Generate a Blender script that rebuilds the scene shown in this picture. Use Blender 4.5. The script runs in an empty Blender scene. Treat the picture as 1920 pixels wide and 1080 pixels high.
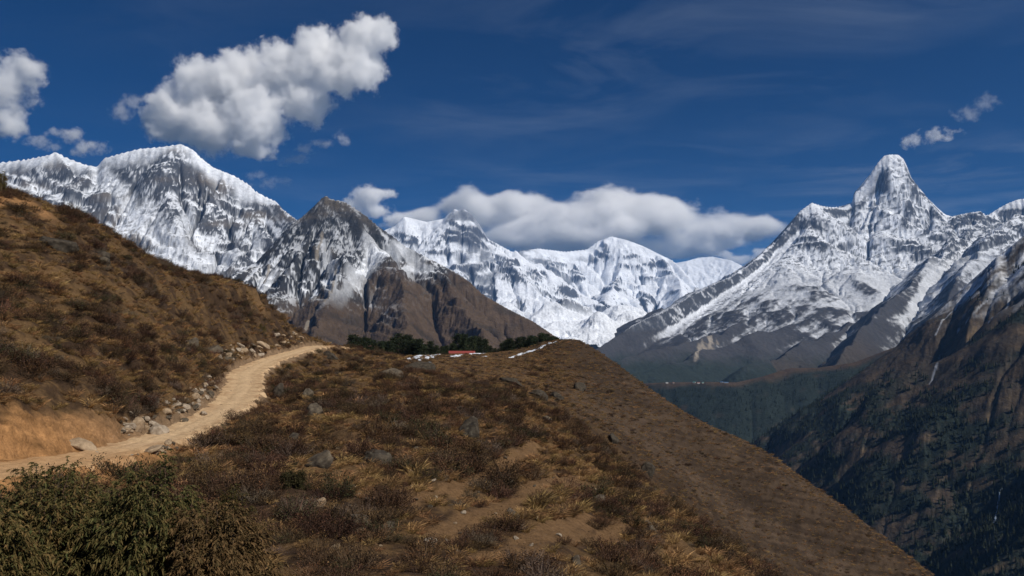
import bpy, bmesh, math, random
import numpy as np
from mathutils import Vector, Matrix

# ------------------------------------------------------------------ camera, world, sun, exposure
scene = bpy.context.scene
COL = scene.collection
F_PX, CX, CY = 1440.0, 960.0, 540.0
PITCH = math.radians(4.37)
cam_d = bpy.data.cameras.new("camera")
cam = bpy.data.objects.new("camera", cam_d)
COL.objects.link(cam)
cam_d.sensor_fit = 'HORIZONTAL'
cam_d.sensor_width = 36.0
cam_d.lens = 36.0 * F_PX / 1920.0
cam_d.clip_start = 0.1
cam_d.clip_end = 200000.0
cam.location = (0, 0, 0)
cam.rotation_euler = (math.pi / 2 + PITCH, 0, 0)
scene.camera = cam

SUN_AZ = math.radians(124.0)      # clockwise from the view direction (+Y)
SUN_EL = math.radians(46.0)
SUN_DIR = Vector((math.sin(SUN_AZ) * math.cos(SUN_EL), math.cos(SUN_AZ) * math.cos(SUN_EL), math.sin(SUN_EL)))
world = bpy.data.worlds.new("World")
scene.world = world
world.use_nodes = True
wn, wl = world.node_tree.nodes, world.node_tree.links
wn.clear()


def build_world():
    N = wn.new
    out = N("ShaderNodeOutputWorld")
    bg = N("ShaderNodeBackground")
    bg.inputs["Strength"].default_value = 0.05
    sky = N("ShaderNodeTexSky")
    sky.sky_type = 'NISHITA'
    sky.sun_disc = False
    sky.sun_elevation = SUN_EL
    sky.sun_rotation = SUN_AZ
    sky.altitude = 4000
    sky.air_density = 1.0
    sky.dust_density = 0.15
    sky.ozone_density = 4.0
    hs = N("ShaderNodeHueSaturation")
    hs.inputs["Saturation"].default_value = 1.85
    hs.inputs["Hue"].default_value = 0.508
    hs.inputs["Value"].default_value = 0.82
    wl.new(sky.outputs[0], hs.inputs["Color"])
    # thin cirrus, laid on a plane high above the ground
    geo = N("ShaderNodeTexCoord")
    sep = N("ShaderNodeSeparateXYZ")
    wl.new(geo.outputs["Generated"], sep.inputs[0])
    zz = N("ShaderNodeMath"); zz.operation = 'MAXIMUM'; zz.inputs[1].default_value = 0.03
    wl.new(sep.outputs["Z"], zz.inputs[0])
    dx = N("ShaderNodeMath"); dx.operation = 'DIVIDE'
    dy = N("ShaderNodeMath"); dy.operation = 'DIVIDE'
    wl.new(sep.outputs["X"], dx.inputs[0]); wl.new(zz.outputs[0], dx.inputs[1])
    wl.new(sep.outputs["Y"], dy.inputs[0]); wl.new(zz.outputs[0], dy.inputs[1])
    cmb = N("ShaderNodeCombineXYZ")
    wl.new(dx.outputs[0], cmb.inputs[0]); wl.new(dy.outputs[0], cmb.inputs[1])
    mp = N("ShaderNodeMapping")
    mp.inputs["Rotation"].default_value = (0, 0, math.radians(-38))
    mp.inputs["Scale"].default_value = (0.75, 1.1, 1)
    wl.new(cmb.outputs[0], mp.inputs[0])
    n1 = N("ShaderNodeTexNoise"); n1.inputs["Scale"].default_value = 1.5
    n1.inputs["Detail"].default_value = 9; n1.inputs["Roughness"].default_value = 0.62
    n1.inputs["Distortion"].default_value = 0.6
    wl.new(mp.outputs[0], n1.inputs["Vector"])
    n2 = N("ShaderNodeTexNoise"); n2.inputs["Scale"].default_value = 0.55
    n2.inputs["Detail"].default_value = 3
    wl.new(cmb.outputs[0], n2.inputs["Vector"])
    r1 = N("ShaderNodeMapRange"); r1.inputs["From Min"].default_value = 0.43; r1.inputs["From Max"].default_value = 0.80
    wl.new(n1.outputs["Fac"], r1.inputs["Value"])
    r2 = N("ShaderNodeMapRange"); r2.inputs["From Min"].default_value = 0.36; r2.inputs["From Max"].default_value = 0.66
    wl.new(n2.outputs["Fac"], r2.inputs["Value"])
    # cirrus thickens towards the sun's side of the sky
    side = N("ShaderNodeMapRange")
    side.inputs["From Min"].default_value = -0.5; side.inputs["From Max"].default_value = 0.6
    side.inputs["To Min"].default_value = 0.15; side.inputs["To Max"].default_value = 1.0
    wl.new(sep.outputs["X"], side.inputs["Value"])
    m0 = N("ShaderNodeMath"); m0.operation = 'MULTIPLY'
    wl.new(r1.outputs[0], m0.inputs[0]); wl.new(r2.outputs[0], m0.inputs[1])
    m1 = N("ShaderNodeMath"); m1.operation = 'MULTIPLY'
    wl.new(m0.outputs[0], m1.inputs[0]); wl.new(side.outputs[0], m1.inputs[1])
    m2 = N("ShaderNodeMath"); m2.operation = 'MULTIPLY'; m2.inputs[1].default_value = 0.62
    wl.new(m1.outputs[0], m2.inputs[0])
    mix = N("ShaderNodeMix"); mix.data_type = 'RGBA'
    wl.new(m2.outputs[0], mix.inputs["Factor"])
    wl.new(hs.outputs[0], mix.inputs["A"])
    mix.inputs["B"].default_value = (5.2, 6.2, 8.0, 1)
    wl.new(mix.outputs["Result"], bg.inputs["Color"])
    wl.new(bg.outputs[0], out.inputs[0])


build_world()
sun_d = bpy.data.lights.new("sun", 'SUN')
sun_d.energy = 4.4
sun_d.angle = math.radians(0.5)
sun_d.color = (1.0, 0.95, 0.87)
sun = bpy.data.objects.new("sun", sun_d)
COL.objects.link(sun)
sun.rotation_euler = SUN_DIR.to_track_quat('Z', 'Y').to_euler()

vs = scene.view_settings
vs.view_transform = 'Standard'
vs.look = 'None'
vs.exposure = 0.0
vs.gamma = 1.0
cy = scene.cycles
cy.max_bounces = 24
cy.diffuse_bounces = 3
cy.volume_bounces = 24
cy.transparent_max_bounces = 16
cy.volume_max_steps = 256
cy.volume_step_rate = 1.0
cy.use_denoising = True

# ------------------------------------------------------------------ helpers
CP, SP = math.cos(PITCH), math.sin(PITCH)


def P(px, py, Y):
    """photo pixel + distance ahead -> point of the world"""
    x = (px - CX) / F_PX
    zc = (CY - py) / F_PX
    d = (x, CP - zc * SP, SP + zc * CP)
    k = Y / d[1]
    return np.array((d[0] * k, Y, d[2] * k))


def tan_el(px, py):
    p = P(px, py, 1.0)
    return math.atan2(p[0], p[1]), p[2] / math.hypot(p[0], p[1])


class Noise:
    def __init__(self, seed):
        r = np.random.RandomState(seed)
        self.p = r.permutation(256).astype(np.int32)
        a = r.rand(256) * 2 * np.pi
        self.gx, self.gy = np.cos(a).astype(np.float32), np.sin(a).astype(np.float32)

    def __call__(self, x, y):
        xi = np.floor(x).astype(np.int64); yi = np.floor(y).astype(np.int64)
        xf = (x - xi).astype(np.float32); yf = (y - yi).astype(np.float32)
        u = xf * xf * xf * (xf * (xf * 6 - 15) + 10); v = yf * yf * yf * (yf * (yf * 6 - 15) + 10)
        p = self.p
        x0 = xi & 255; x1 = (xi + 1) & 255; y0 = yi & 255; y1 = (yi + 1) & 255
        a0 = p[x0]; a1 = p[x1]

        def g(h, dx, dy):
            return self.gx[h] * dx + self.gy[h] * dy
        n00 = g(p[(a0 + y0) & 255], xf, yf); n10 = g(p[(a1 + y0) & 255], xf - 1, yf)
        n01 = g(p[(a0 + y1) & 255], xf, yf - 1); n11 = g(p[(a1 + y1) & 255], xf - 1, yf - 1)
        a = n00 + u * (n10 - n00); b = n01 + u * (n11 - n01)
        return (a + v * (b - a)) * 1.5


NZ = [Noise(s) for s in range(12)]


def fbm(x, y, octaves=5, k=0, gain=0.5, lac=2.03):
    s = 0; a = 1.0; t = 0
    for o in range(octaves):
        s = s + a * NZ[(k + o) % 12](x + 17.3 * o, y - 9.1 * o); t += a
        a *= gain; x = x * lac; y = y * lac
    return s / t


def ridged(x, y, octaves=5, k=0, gain=0.5, lac=2.07):
    s = 0; a = 1.0; t = 0; w = 1.0
    for o in range(octaves):
        n = 1 - np.abs(NZ[(k + o) % 12](x + 31.7 * o, y + 5.9 * o))
        n = n * n * w
        s = s + a * n; t += a
        w = np.clip(n * 1.6, 0, 1)
        a *= gain; x = x * lac; y = y * lac
    return s / t


def sstep(a, b, x):
    t = np.clip((x - a) / (b - a), 0, 1)
    return t * t * (3 - 2 * t)


def tag(o, label=None, cat=None, group=None, kind=None):
    if label: o["label"] = label
    if cat: o["category"] = cat
    if group: o["group"] = group
    if kind: o["kind"] = kind
    return o


def link(name, me, mat=None, parent=None):
    o = bpy.data.objects.new(name, me)
    COL.objects.link(o)
    if mat: me.materials.append(mat)
    if parent: o.parent = parent
    return o


def empty(name, loc, rz=0.0):
    o = bpy.data.objects.new(name, None)
    COL.objects.link(o)
    o.location = loc
    o.rotation_euler = (0, 0, rz)
    o.empty_display_size = 0.2
    return o


def np_mesh(name, V, faces_flat, sizes, col=None, smooth=False):
    """fast mesh from arrays; col is one RGBA per vertex"""
    me = bpy.data.meshes.new(name)
    V = np.ascontiguousarray(V, dtype=np.float32)
    me.vertices.add(len(V)); me.vertices.foreach_set("co", V.ravel())
    ff = np.ascontiguousarray(faces_flat, dtype=np.int32).ravel()
    me.loops.add(len(ff)); me.loops.foreach_set("vertex_index", ff)
    sizes = np.asarray(sizes, dtype=np.int32)
    me.polygons.add(len(sizes))
    st = np.concatenate(([0], np.cumsum(sizes)[:-1])).astype(np.int32)
    me.polygons.foreach_set("loop_start", st)
    if smooth:
        me.polygons.foreach_set("use_smooth", np.ones(len(sizes), dtype=bool))
    me.update(calc_edges=True)
    if col is not None:
        a = me.color_attributes.new("albedo", 'FLOAT_COLOR', 'POINT')
        a.data.foreach_set("color", np.ascontiguousarray(col, dtype=np.float32).ravel())
    return me


def grid_mesh(name, X, Y, Z, col=None):
    n, m = X.shape
    V = np.stack((X, Y, Z), -1).reshape(-1, 3)
    i = np.arange(n * m).reshape(n, m)
    f = np.stack((i[:-1, :-1], i[1:, :-1], i[1:, 1:], i[:-1, 1:]), -1).reshape(-1, 4)
    return np_mesh(name, V, f, np.full(len(f), 4), None if col is None else col.reshape(-1, 4), True)


def rgb(r, g, b):
    return np.array((r, g, b), dtype=np.float32)


def lerp(a, b, t):
    return a + (b - a) * t[..., None]


def new_mat(name):
    m = bpy.data.materials.new(name)
    m.use_nodes = True
    nt = m.node_tree
    nt.nodes.clear()
    out = nt.nodes.new("ShaderNodeOutputMaterial")
    return m, nt, out


def albedo_mat(name, rough=0.9, spec=0.15, scales=((0.02, 0.25),), bump=((0.02, 8.0),), val=0.35, sheen=0):
    """reads the mesh's own albedo attribute, breaks it up with noise, adds fine relief"""
    m, nt, out = new_mat(name)
    N, L = nt.nodes.new, nt.links.new
    b = N("ShaderNodeBsdfPrincipled")
    b.inputs["Roughness"].default_value = rough
    b.inputs["Specular IOR Level"].default_value = spec
    at = N("ShaderNodeAttribute"); at.attribute_name = "albedo"
    tc = N("ShaderNodeTexCoord")
    c = at.outputs["Color"]
    for sc, amt in scales:
        n = N("ShaderNodeTexNoise"); n.inputs["Scale"].default_value = sc
        n.inputs["Detail"].default_value = 6; n.inputs["Roughness"].default_value = 0.65
        L(tc.outputs["Object"], n.inputs["Vector"])
        mr = N("ShaderNodeMapRange")
        mr.inputs["From Min"].default_value = 0.3; mr.inputs["From Max"].default_value = 0.7
        mr.inputs["To Min"].default_value = 1 - amt; mr.inputs["To Max"].default_value = 1 + amt
        L(n.outputs["Fac"], mr.inputs["Value"])
        mx = N("ShaderNodeMix"); mx.data_type = 'RGBA'; mx.blend_type = 'MULTIPLY'
        mx.inputs["Factor"].default_value = 1
        L(c, mx.inputs["A"]); L(mr.outputs[0], mx.inputs["B"])
        c = mx.outputs["Result"]
    L(c, b.inputs["Base Color"])
    prev = None
    for sc, dist in bump:
        n = N("ShaderNodeTexNoise"); n.inputs["Scale"].default_value = sc
        n.inputs["Detail"].default_value = 8; n.inputs["Roughness"].default_value = 0.65
        L(tc.outputs["Object"], n.inputs["Vector"])
        bp = N("ShaderNodeBump"); bp.inputs["Strength"].default_value = 1.0
        bp.inputs["Distance"].default_value = dist
        L(n.outputs["Fac"], bp.inputs["Height"])
        if prev: L(prev.outputs[0], bp.inputs["Normal"])
        prev = bp
    if prev: L(prev.outputs[0], b.inputs["Normal"])
    L(b.outputs[0], out.inputs[0])
    return m

# ------------------------------------------------------------------ far mountains
class Massif:
    def __init__(self, az0, az1, r0, r1, na, nr):
        self.az = np.linspace(math.radians(az0), math.radians(az1), na)
        self.r = np.exp(np.linspace(math.log(r0), math.log(r1), nr))
        A, R = np.meshgrid(self.az, self.r, indexing='ij')
        self.R = R
        self.X = (R * np.sin(A)).astype(np.float32)
        self.Y = (R * np.cos(A)).astype(np.float32)
        self.H = np.full(self.X.shape, -1e5, np.float32)
        self.flow = np.full(self.X.shape, 2.0)
        self.D = np.full(self.X.shape, 1e6, np.float32)     # distance to the main crest
        self.wx = self.X; self.wy = self.Y

    def warp(self, amp, scale, k=3):
        self.wx = self.X + amp * fbm(self.X / scale, self.Y / scale, 4, k).astype(np.float32)
        self.wy = self.Y + amp * fbm(self.X / scale + 50, self.Y / scale + 7, 4, k + 2).astype(np.float32)

    def seg(self, a, b, s1, s2, L, main=False, reach=None):
        ax, ay, az = a; bx, by, bz = b
        rows = slice(None)
        if reach:                                           # only the azimuths it can touch
            rr = min(math.hypot(ax, ay), math.hypot(bx, by))
            da = reach / max(rr - reach, 500.0)
            t0, t1 = sorted((math.atan2(ax, ay), math.atan2(bx, by)))
            i0, i1 = np.searchsorted(self.az, (t0 - da, t1 + da))
            c0, c1 = np.searchsorted(self.r, (rr - reach * 1.2, max(math.hypot(ax, ay), math.hypot(bx, by)) + reach * 1.2))
            rows = (slice(i0, i1), slice(c0, c1))
        x = self.wx[rows]; y = self.wy[rows]
        dx, dy = bx - ax, by - ay
        l2 = dx * dx + dy * dy + 1e-6
        t = np.clip(((x - ax) * dx + (y - ay) * dy) / l2, 0, 1)
        d = np.sqrt((x - ax - t * dx) ** 2 + (y - ay - t * dy) ** 2)
        h = az + (bz - az) * t - (s2 * d + (s1 - s2) * L * (1 - np.exp(-d / L)))
        if reach:
            h = h - 0.8 * np.maximum(d - 0.6 * reach, 0) - np.maximum(d - 0.85 * reach, 0) * 4
        self.H[rows] = np.maximum(self.H[rows], h)
        if main:
            self.D[rows] = np.minimum(self.D[rows], d)

    def ridge(self, pts, s1, s2, L, main=False, reach=None):
        for a, b in zip(pts[:-1], pts[1:]):
            self.seg(a, b, s1, s2, L, main, reach)

    def children(self, pts, rng, spacing, length, slope, side, s1, s2, L, depth=1, spread=0.45):
        """spurs that leave a crest and fall away down its side"""
        acc = 0.0
        for a, b in zip(pts[:-1], pts[1:]):
            a = np.array(a); b = np.array(b)
            seg = b - a
            sl = math.hypot(seg[0], seg[1])
            acc += sl
            while acc > 0:
                t = 1 - acc / sl if sl > 0 else 0
                t = min(max(t, 0), 1)
                base = a + seg * t
                acc -= spacing * rng.uniform(0.6, 1.4)
                nrm = np.array((seg[1], -seg[0])) / (sl + 1e-6)
                sides = (1, -1) if side == 0 else (side,)
                for sd in sides:
                    ang = rng.uniform(-spread, spread)
                    n = nrm * sd
                    n = np.array((n[0] * math.cos(ang) - n[1] * math.sin(ang), n[0] * math.sin(ang) + n[1] * math.cos(ang)))
                    ln = length * rng.uniform(0.55, 1.3)
                    sp = slope * rng.uniform(0.85, 1.15)
                    q = [base - np.array((0, 0, rng.uniform(5, 30)))]
                    steps = 4
                    for i in range(steps):
                        ang = rng.uniform(-0.35, 0.35)
                        n = np.array((n[0] * math.cos(ang) - n[1] * math.sin(ang), n[0] * math.sin(ang) + n[1] * math.cos(ang)))
                        k = ln / steps
                        q.append(q[-1] + np.array((n[0] * k, n[1] * k, -sp * k * rng.uniform(0.75, 1.25))))
                    self.ridge(q, s1, s2, L, reach=ln * 0.9)
                    if depth > 1:
                        self.children(q, rng, spacing * 0.55, length * 0.42, slope * 1.05, 0, s1 * 1.05, s2, L * 0.6, depth - 1, 0.5)

    def erode(self, iters=7, k=0.05, sub=2, a0=8.0, lump=120.0, lscale=900.0, hard=0.9, seed=0, soft=0.3, floor=None):
        """running water: route the drainage, cut each channel by its catchment and fall"""
        import heapq
        full = self.H
        H0 = full[::sub, ::sub].astype(np.float64)
        X = self.X[::sub, ::sub].astype(np.float64); Y = self.Y[::sub, ::sub].astype(np.float64)
        n, m_ = H0.shape
        N = n * m_
        area = np.abs(np.gradient(X, axis=0) * np.gradient(Y, axis=1) - np.gradient(X, axis=1) * np.gradient(Y, axis=0)).ravel()
        area = area / np.median(area)
        H = H0.copy()
        Dc = self.D[::sub, ::sub]
        H += lump * (ridged(X / lscale + seed, Y / lscale, 4, seed, 0.5) - 0.45) * sstep(50, lscale, Dc) + 4 * fbm(X / 60, Y / 60, 3, 2)
        kk = k * np.exp(hard * 2.0 * fbm(X / lscale * 1.7, (Y + H0) / lscale * 1.7, 4, seed + 3)).ravel()
        offs = [(-1, -1), (-1, 0), (-1, 1), (0, -1), (0, 1), (1, -1), (1, 0), (1, 1)]
        idx = np.arange(N).reshape(n, m_)
        for it in range(iters):
            # fill pits so that every cell drains to the rim
            hl = H.ravel().tolist()
            done = bytearray(N)
            heap = []
            for i in np.concatenate((idx[0], idx[-1], idx[:, 0], idx[:, -1])).tolist():
                if not done[i]:
                    done[i] = 1; heap.append((hl[i], i))
            heapq.heapify(heap)
            order = []
            nbr = (-m_ - 1, -m_, -m_ + 1, -1, 1, m_ - 1, m_, m_ + 1)
            pop, push = heapq.heappop, heapq.heappush
            while heap:
                h, i = pop(heap)
                order.append(i)
                c = i % m_
                if c == 0 or c == m_ - 1 or i < m_ or i >= N - m_:
                    cand = [i + q for q, (a, b) in zip(nbr, offs) if 0 <= c + b < m_ and 0 <= i // m_ + a < n]
                else:
                    cand = [i + q for q in nbr]
                for j in cand:
                    if not done[j]:
                        done[j] = 1
                        if hl[j] <= h:
                            hl[j] = h + 0.02
                        push(heap, (hl[j], j))
            F = np.array(hl).reshape(n, m_)
            best = np.full((n, m_), 0.0); rec = idx.copy(); dist = np.ones((n, m_))
            Fp = np.pad(F, 1, constant_values=1e9); Xp = np.pad(X, 1, mode='edge'); Yp = np.pad(Y, 1, mode='edge')
            for a, b in offs:
                Fn = Fp[1 + a:1 + a + n, 1 + b:1 + b + m_]
                d = np.hypot(Xp[1 + a:1 + a + n, 1 + b:1 + b + m_] - X, Yp[1 + a:1 + a + n, 1 + b:1 + b + m_] - Y) + 1e-6
                s = (F - Fn) / d
                g = s > best
                best[g] = s[g]; dist[g] = d[g]; rec[g] = (idx + a * m_ + b)[g]
            rl = rec.ravel().tolist()
            A = area.tolist()
            for i in reversed(order):
                r = rl[i]
                if r != i:
                    A[r] += A[i]
            An = np.array(A)
            med = np.median(dist)
            f = (kk * np.power(np.clip(An - a0, 0.0, 5000), 0.5) * med / dist.ravel()).tolist()
            h = H.ravel().tolist()
            for i in order:
                r = rl[i]
                if r != i and h[i] > h[r]:
                    q = f[i]
                    h[i] = (h[i] + q * h[r]) / (1 + q)
            H = np.array(h).reshape(n, m_)
            Hp = np.pad(H, 1, mode='edge')
            sm = (Hp[:-2, 1:-1] + Hp[2:, 1:-1] + Hp[1:-1, :-2] + Hp[1:-1, 2:]) / 4
            H = H + soft * (sm - H)
        dH = H - H0
        if floor is not None:
            dH = np.where(dH < 0, dH * sstep(floor - 150, floor + 350, H0), dH)
        self.flow_c = np.log(An).reshape(n, m_)
        def up(a):
            fi = np.arange(full.shape[0]) / sub; fj = np.arange(full.shape[1]) / sub
            i = np.minimum(fi.astype(int), n - 2); j = np.minimum(fj.astype(int), m_ - 2)
            u = np.clip(fi - i, 0, 1)[:, None]; v = np.clip(fj - j, 0, 1)[None]
            return (a[i][:, j] * (1 - u) * (1 - v) + a[i + 1][:, j] * u * (1 - v) + a[i][:, j + 1] * (1 - u) * v + a[i + 1][:, j + 1] * u * v)
        self.H = (full + up(dH)).astype(np.float32)
        self.flow = up(self.flow_c)

    def fit_skyline(self, sky, width=0.05, smooth=9):
        """settle the crest to its surveyed height"""
        s = sorted(tan_el(px, py) for px, py in sky)
        sa = np.array([q[0] for q in s]); se = np.array([q[1] for q in s])
        for it in range(3):
            E = self.H / self.R
            k = E.argmax(1)
            cur = E[np.arange(len(self.az)), k]
            want = np.interp(self.az, sa, se)
            dl = want - cur
            inside = (self.az >= sa[0]) & (self.az <= sa[-1])
            dl = np.where(inside, dl, 0)
            kern = np.hanning(smooth + 2)[1:-1]; kern /= kern.sum()
            dl = np.convolve(np.pad(dl, smooth // 2, mode='edge'), kern, 'valid')
            rs = self.r[k]
            rs = np.convolve(np.pad(rs, 10, mode='edge'), np.ones(21) / 21, 'valid')
            lw = np.log(self.R / rs[:, None]) / width
            self.H += (dl[:, None] * self.R * np.exp(-lw ** 2)).astype(np.float32)

    def hit(self, px, py):
        """where the sight line through a photo point first meets the slope"""
        a, e = tan_el(px, py)
        i = int(np.clip(np.searchsorted(self.az, a), 0, len(self.az) - 1))
        E = self.H[i] / self.r
        k = np.nonzero(E >= e)[0]
        k = k[0] if len(k) else int(E.argmax())
        return float(self.X[i, k]), float(self.Y[i, k]), float(self.H[i, k])

    def stroke(self, pts, w0, w1=None):
        """mask of a chute or band lying on the slope along photo points; widths in metres"""
        q = [self.hit(*p) for p in pts]
        w1 = w0 if w1 is None else w1
        out = np.zeros_like(self.H)
        nseg = len(q) - 1
        wob = 1 + 0.6 * fbm(self.X / (w0 * 1.5), self.Y / (w0 * 1.5), 3, 5)
        for i, (a, b) in enumerate(zip(q[:-1], q[1:])):
            dx, dy = b[0] - a[0], b[1] - a[1]
            l2 = dx * dx + dy * dy + 1e-3
            t = np.clip(((self.wx - a[0]) * dx + (self.wy - a[1]) * dy) / l2, 0, 1)
            d = np.sqrt((self.wx - a[0] - t * dx) ** 2 + (self.wy - a[1] - t * dy) ** 2)
            w = w0 + (w1 - w0) * (i + t) / nseg
            out = np.maximum(out, 1 - sstep(0.55, 1.15, d / w * wob))
        return out

    def finish(self, full=True):
        dXi = np.gradient(self.X, axis=0); dYi = np.gradient(self.Y, axis=0); dZi = np.gradient(self.H, axis=0)
        dXj = np.gradient(self.X, axis=1); dYj = np.gradient(self.Y, axis=1); dZj = np.gradient(self.H, axis=1)
        nx = dYj * dZi - dZj * dYi; ny = dZj * dXi - dXj * dZi; nz = dXj * dYi - dYj * dXi
        s = np.where(nz < 0, -1, 1) / (np.sqrt(nx * nx + ny * ny + nz * nz) + 1e-9)
        self.nx, self.ny, self.nz = nx * s, ny * s, nz * s
        if not full:
            return
        # hollow (+) or rib (-) at two sizes
        def blur(a, n):
            k = np.ones(n) / n
            for ax in (0, 1):
                p = [(0, 0), (0, 0)]; p[ax] = (n // 2, n // 2)
                b = np.pad(a, p, mode='edge')
                c = np.cumsum(b, axis=ax, dtype=np.float64)
                if ax == 0:
                    c = np.concatenate((np.zeros((1, c.shape[1])), c)); a = (c[n:] - c[:-n]) / n
                else:
                    c = np.concatenate((np.zeros((c.shape[0], 1)), c), 1); a = (c[:, n:] - c[:, :-n]) / n
            return a
        self.hol = (blur(blur(self.H, 9), 9) - self.H)
        self.nzs = 0.55 * self.nz + 0.45 * blur(self.nz, 7)
        self.hol2 = (blur(blur(self.H, 31), 31) - self.H)


SNOW = rgb(0.74, 0.77, 0.82)
ROCK = rgb(0.062, 0.067, 0.078)
ROCK_WARM = rgb(0.15, 0.13, 0.11)
GRASS = rgb(0.085, 0.058, 0.038)
HEATH = rgb(0.055, 0.044, 0.034)
FOREST = rgb(0.020, 0.027, 0.022)
SCREE = rgb(0.30, 0.26, 0.21)
mat_mountain = albedo_mat("mountain_ground", 0.85, 0.1, ((0.004, 0.18), (0.03, 0.22)), ((0.006, 30.0), (0.03, 7.0)))

mat_slope = albedo_mat("far_slope_ground", 0.9, 0.05, ((0.01, 0.2), (0.06, 0.3)), ((0.02, 9.0), (0.1, 2.5)))


def cols(pts):
    return [P(*p) for p in pts]


def rgba(c):
    return np.concatenate((c, np.ones(c.shape[:2] + (1,), np.float32)), -1)


def detail(m, amp, scale, k, crest=0.12, fade=350.0, fine=0.25):
    """gullies and ribs that run down the fall line, coarse to fine, then broken rock"""
    w = (crest + (1 - crest) * sstep(0, fade, m.D)).astype(np.float32)
    m.H += (amp * 0.55 * (ridged(m.wx / scale / 1.3, m.wy / scale / 1.3, 3, k, 0.45) - 0.45) * w).astype(np.float32)
    m.gully = np.zeros_like(m.H)
    lam = scale * 1.15
    for o in range(5):
        m.finish(False)
        gl = np.sqrt(m.nx ** 2 + m.ny ** 2) + 1e-4
        slope = np.clip(gl / np.maximum(m.nz, 0.2), 0, 1.6)
        dx = (-m.ny / gl).astype(np.float32); dy = (m.nx / gl).astype(np.float32)
        px = (m.X / lam + 13.7 * o + k).astype(np.float32); py = (m.Y / lam + 5.1 * o).astype(np.float32)
        ix = np.floor(px); iy = np.floor(py); fx = px - ix; fy = py - iy
        va = np.zeros_like(px); wt = np.zeros_like(px)
        per = NZ[(k + o) % 12].p
        for i in (-1, 0, 1):
            for j in (-1, 0, 1):
                h = per[(per[(ix.astype(np.int64) + i) & 255] + iy.astype(np.int64) + j) & 255]
                qx = fx - i - 0.2 - 0.6 * (h.astype(np.float32) / 255); qy = fy - j - 0.2 - 0.6 * ((h * 37 % 256).astype(np.float32) / 255)
                ww = np.exp(-(qx * qx + qy * qy) * 2.2)
                va += ww * np.cos((qx * dx + qy * dy) * 6.2832 * 1.15 + h); wt += ww
        g = va / wt
        g = 1 - 2 * np.abs(np.clip(g, -1, 1)) ** 0.8 if o % 2 == 0 else g
        wo = w if o < 2 else (0.12 + 0.88 * w)
        m.H += (amp * 0.42 * (0.58 ** o) * g * np.clip(slope, 0.1, 1.3) * wo).astype(np.float32)
        m.gully += (-g * (0.75 ** o)).astype(np.float32)
        lam *= 0.5
    s2 = scale / 7.0
    m.H += (amp * fine * 0.7 * (ridged(m.wx / s2, m.wy / s2, 5, k + 4, 0.62) - 0.45) * (0.35 + 0.65 * w)).astype(np.float32)


def ledges(m, lam, amt, dip=0.25, k=2):
    """dipping rock bands: steep risers with flatter shelves between"""
    t = (m.H + dip * m.wx + 0.12 * m.wy + 2.2 * lam * fbm(m.wx / (lam * 5), (m.wy + m.H) / (lam * 5), 5, k)) / lam
    f = t - np.floor(t)
    w = amt * sstep(-0.25, 0.3, fbm(m.wx / (lam * 4), (m.wy + m.H) / (lam * 4), 3, k + 4)) * sstep(60, 320, m.D)
    m.H += (w * lam * (sstep(0.30, 0.72, f) - f)).astype(np.float32)


def hgt(m, lo, hi):
    return sstep(lo, hi, m.H)


def snow_rock(m, base, slope_lo, slope_hi, k, sc=420.0, amt=0.55, hol=0.02, streak=True):
    """0..1 snow cover from steepness, hollows and drifting"""
    n = fbm(m.wx / sc, m.wy / sc + m.H / sc, 5, k, 0.55)
    n2 = fbm((m.wx + m.H * 0.6) / (sc * 0.16), (m.wy + m.H * 0.9) / (sc * 0.16), 5, k + 3, 0.65)
    strata = fbm(m.wx / (sc * 1.6), m.H / (sc * 0.12) + m.wx / (sc * 1.1), 4, k + 5)
    fl = np.clip((m.flow - 3.0) / 4.0, 0, 1)
    v = base + (m.nzs - slope_lo) / (slope_hi - slope_lo) - 0.5 + amt * n + amt * 0.5 * n2 + np.clip(m.hol2 * hol, -0.4, 0.4) + 0.22 * fl + 0.34 * strata
    return sstep(0.40, 0.56, v)


def sky_of(pts):
    return [(p[0], p[1]) for p in pts]


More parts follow.
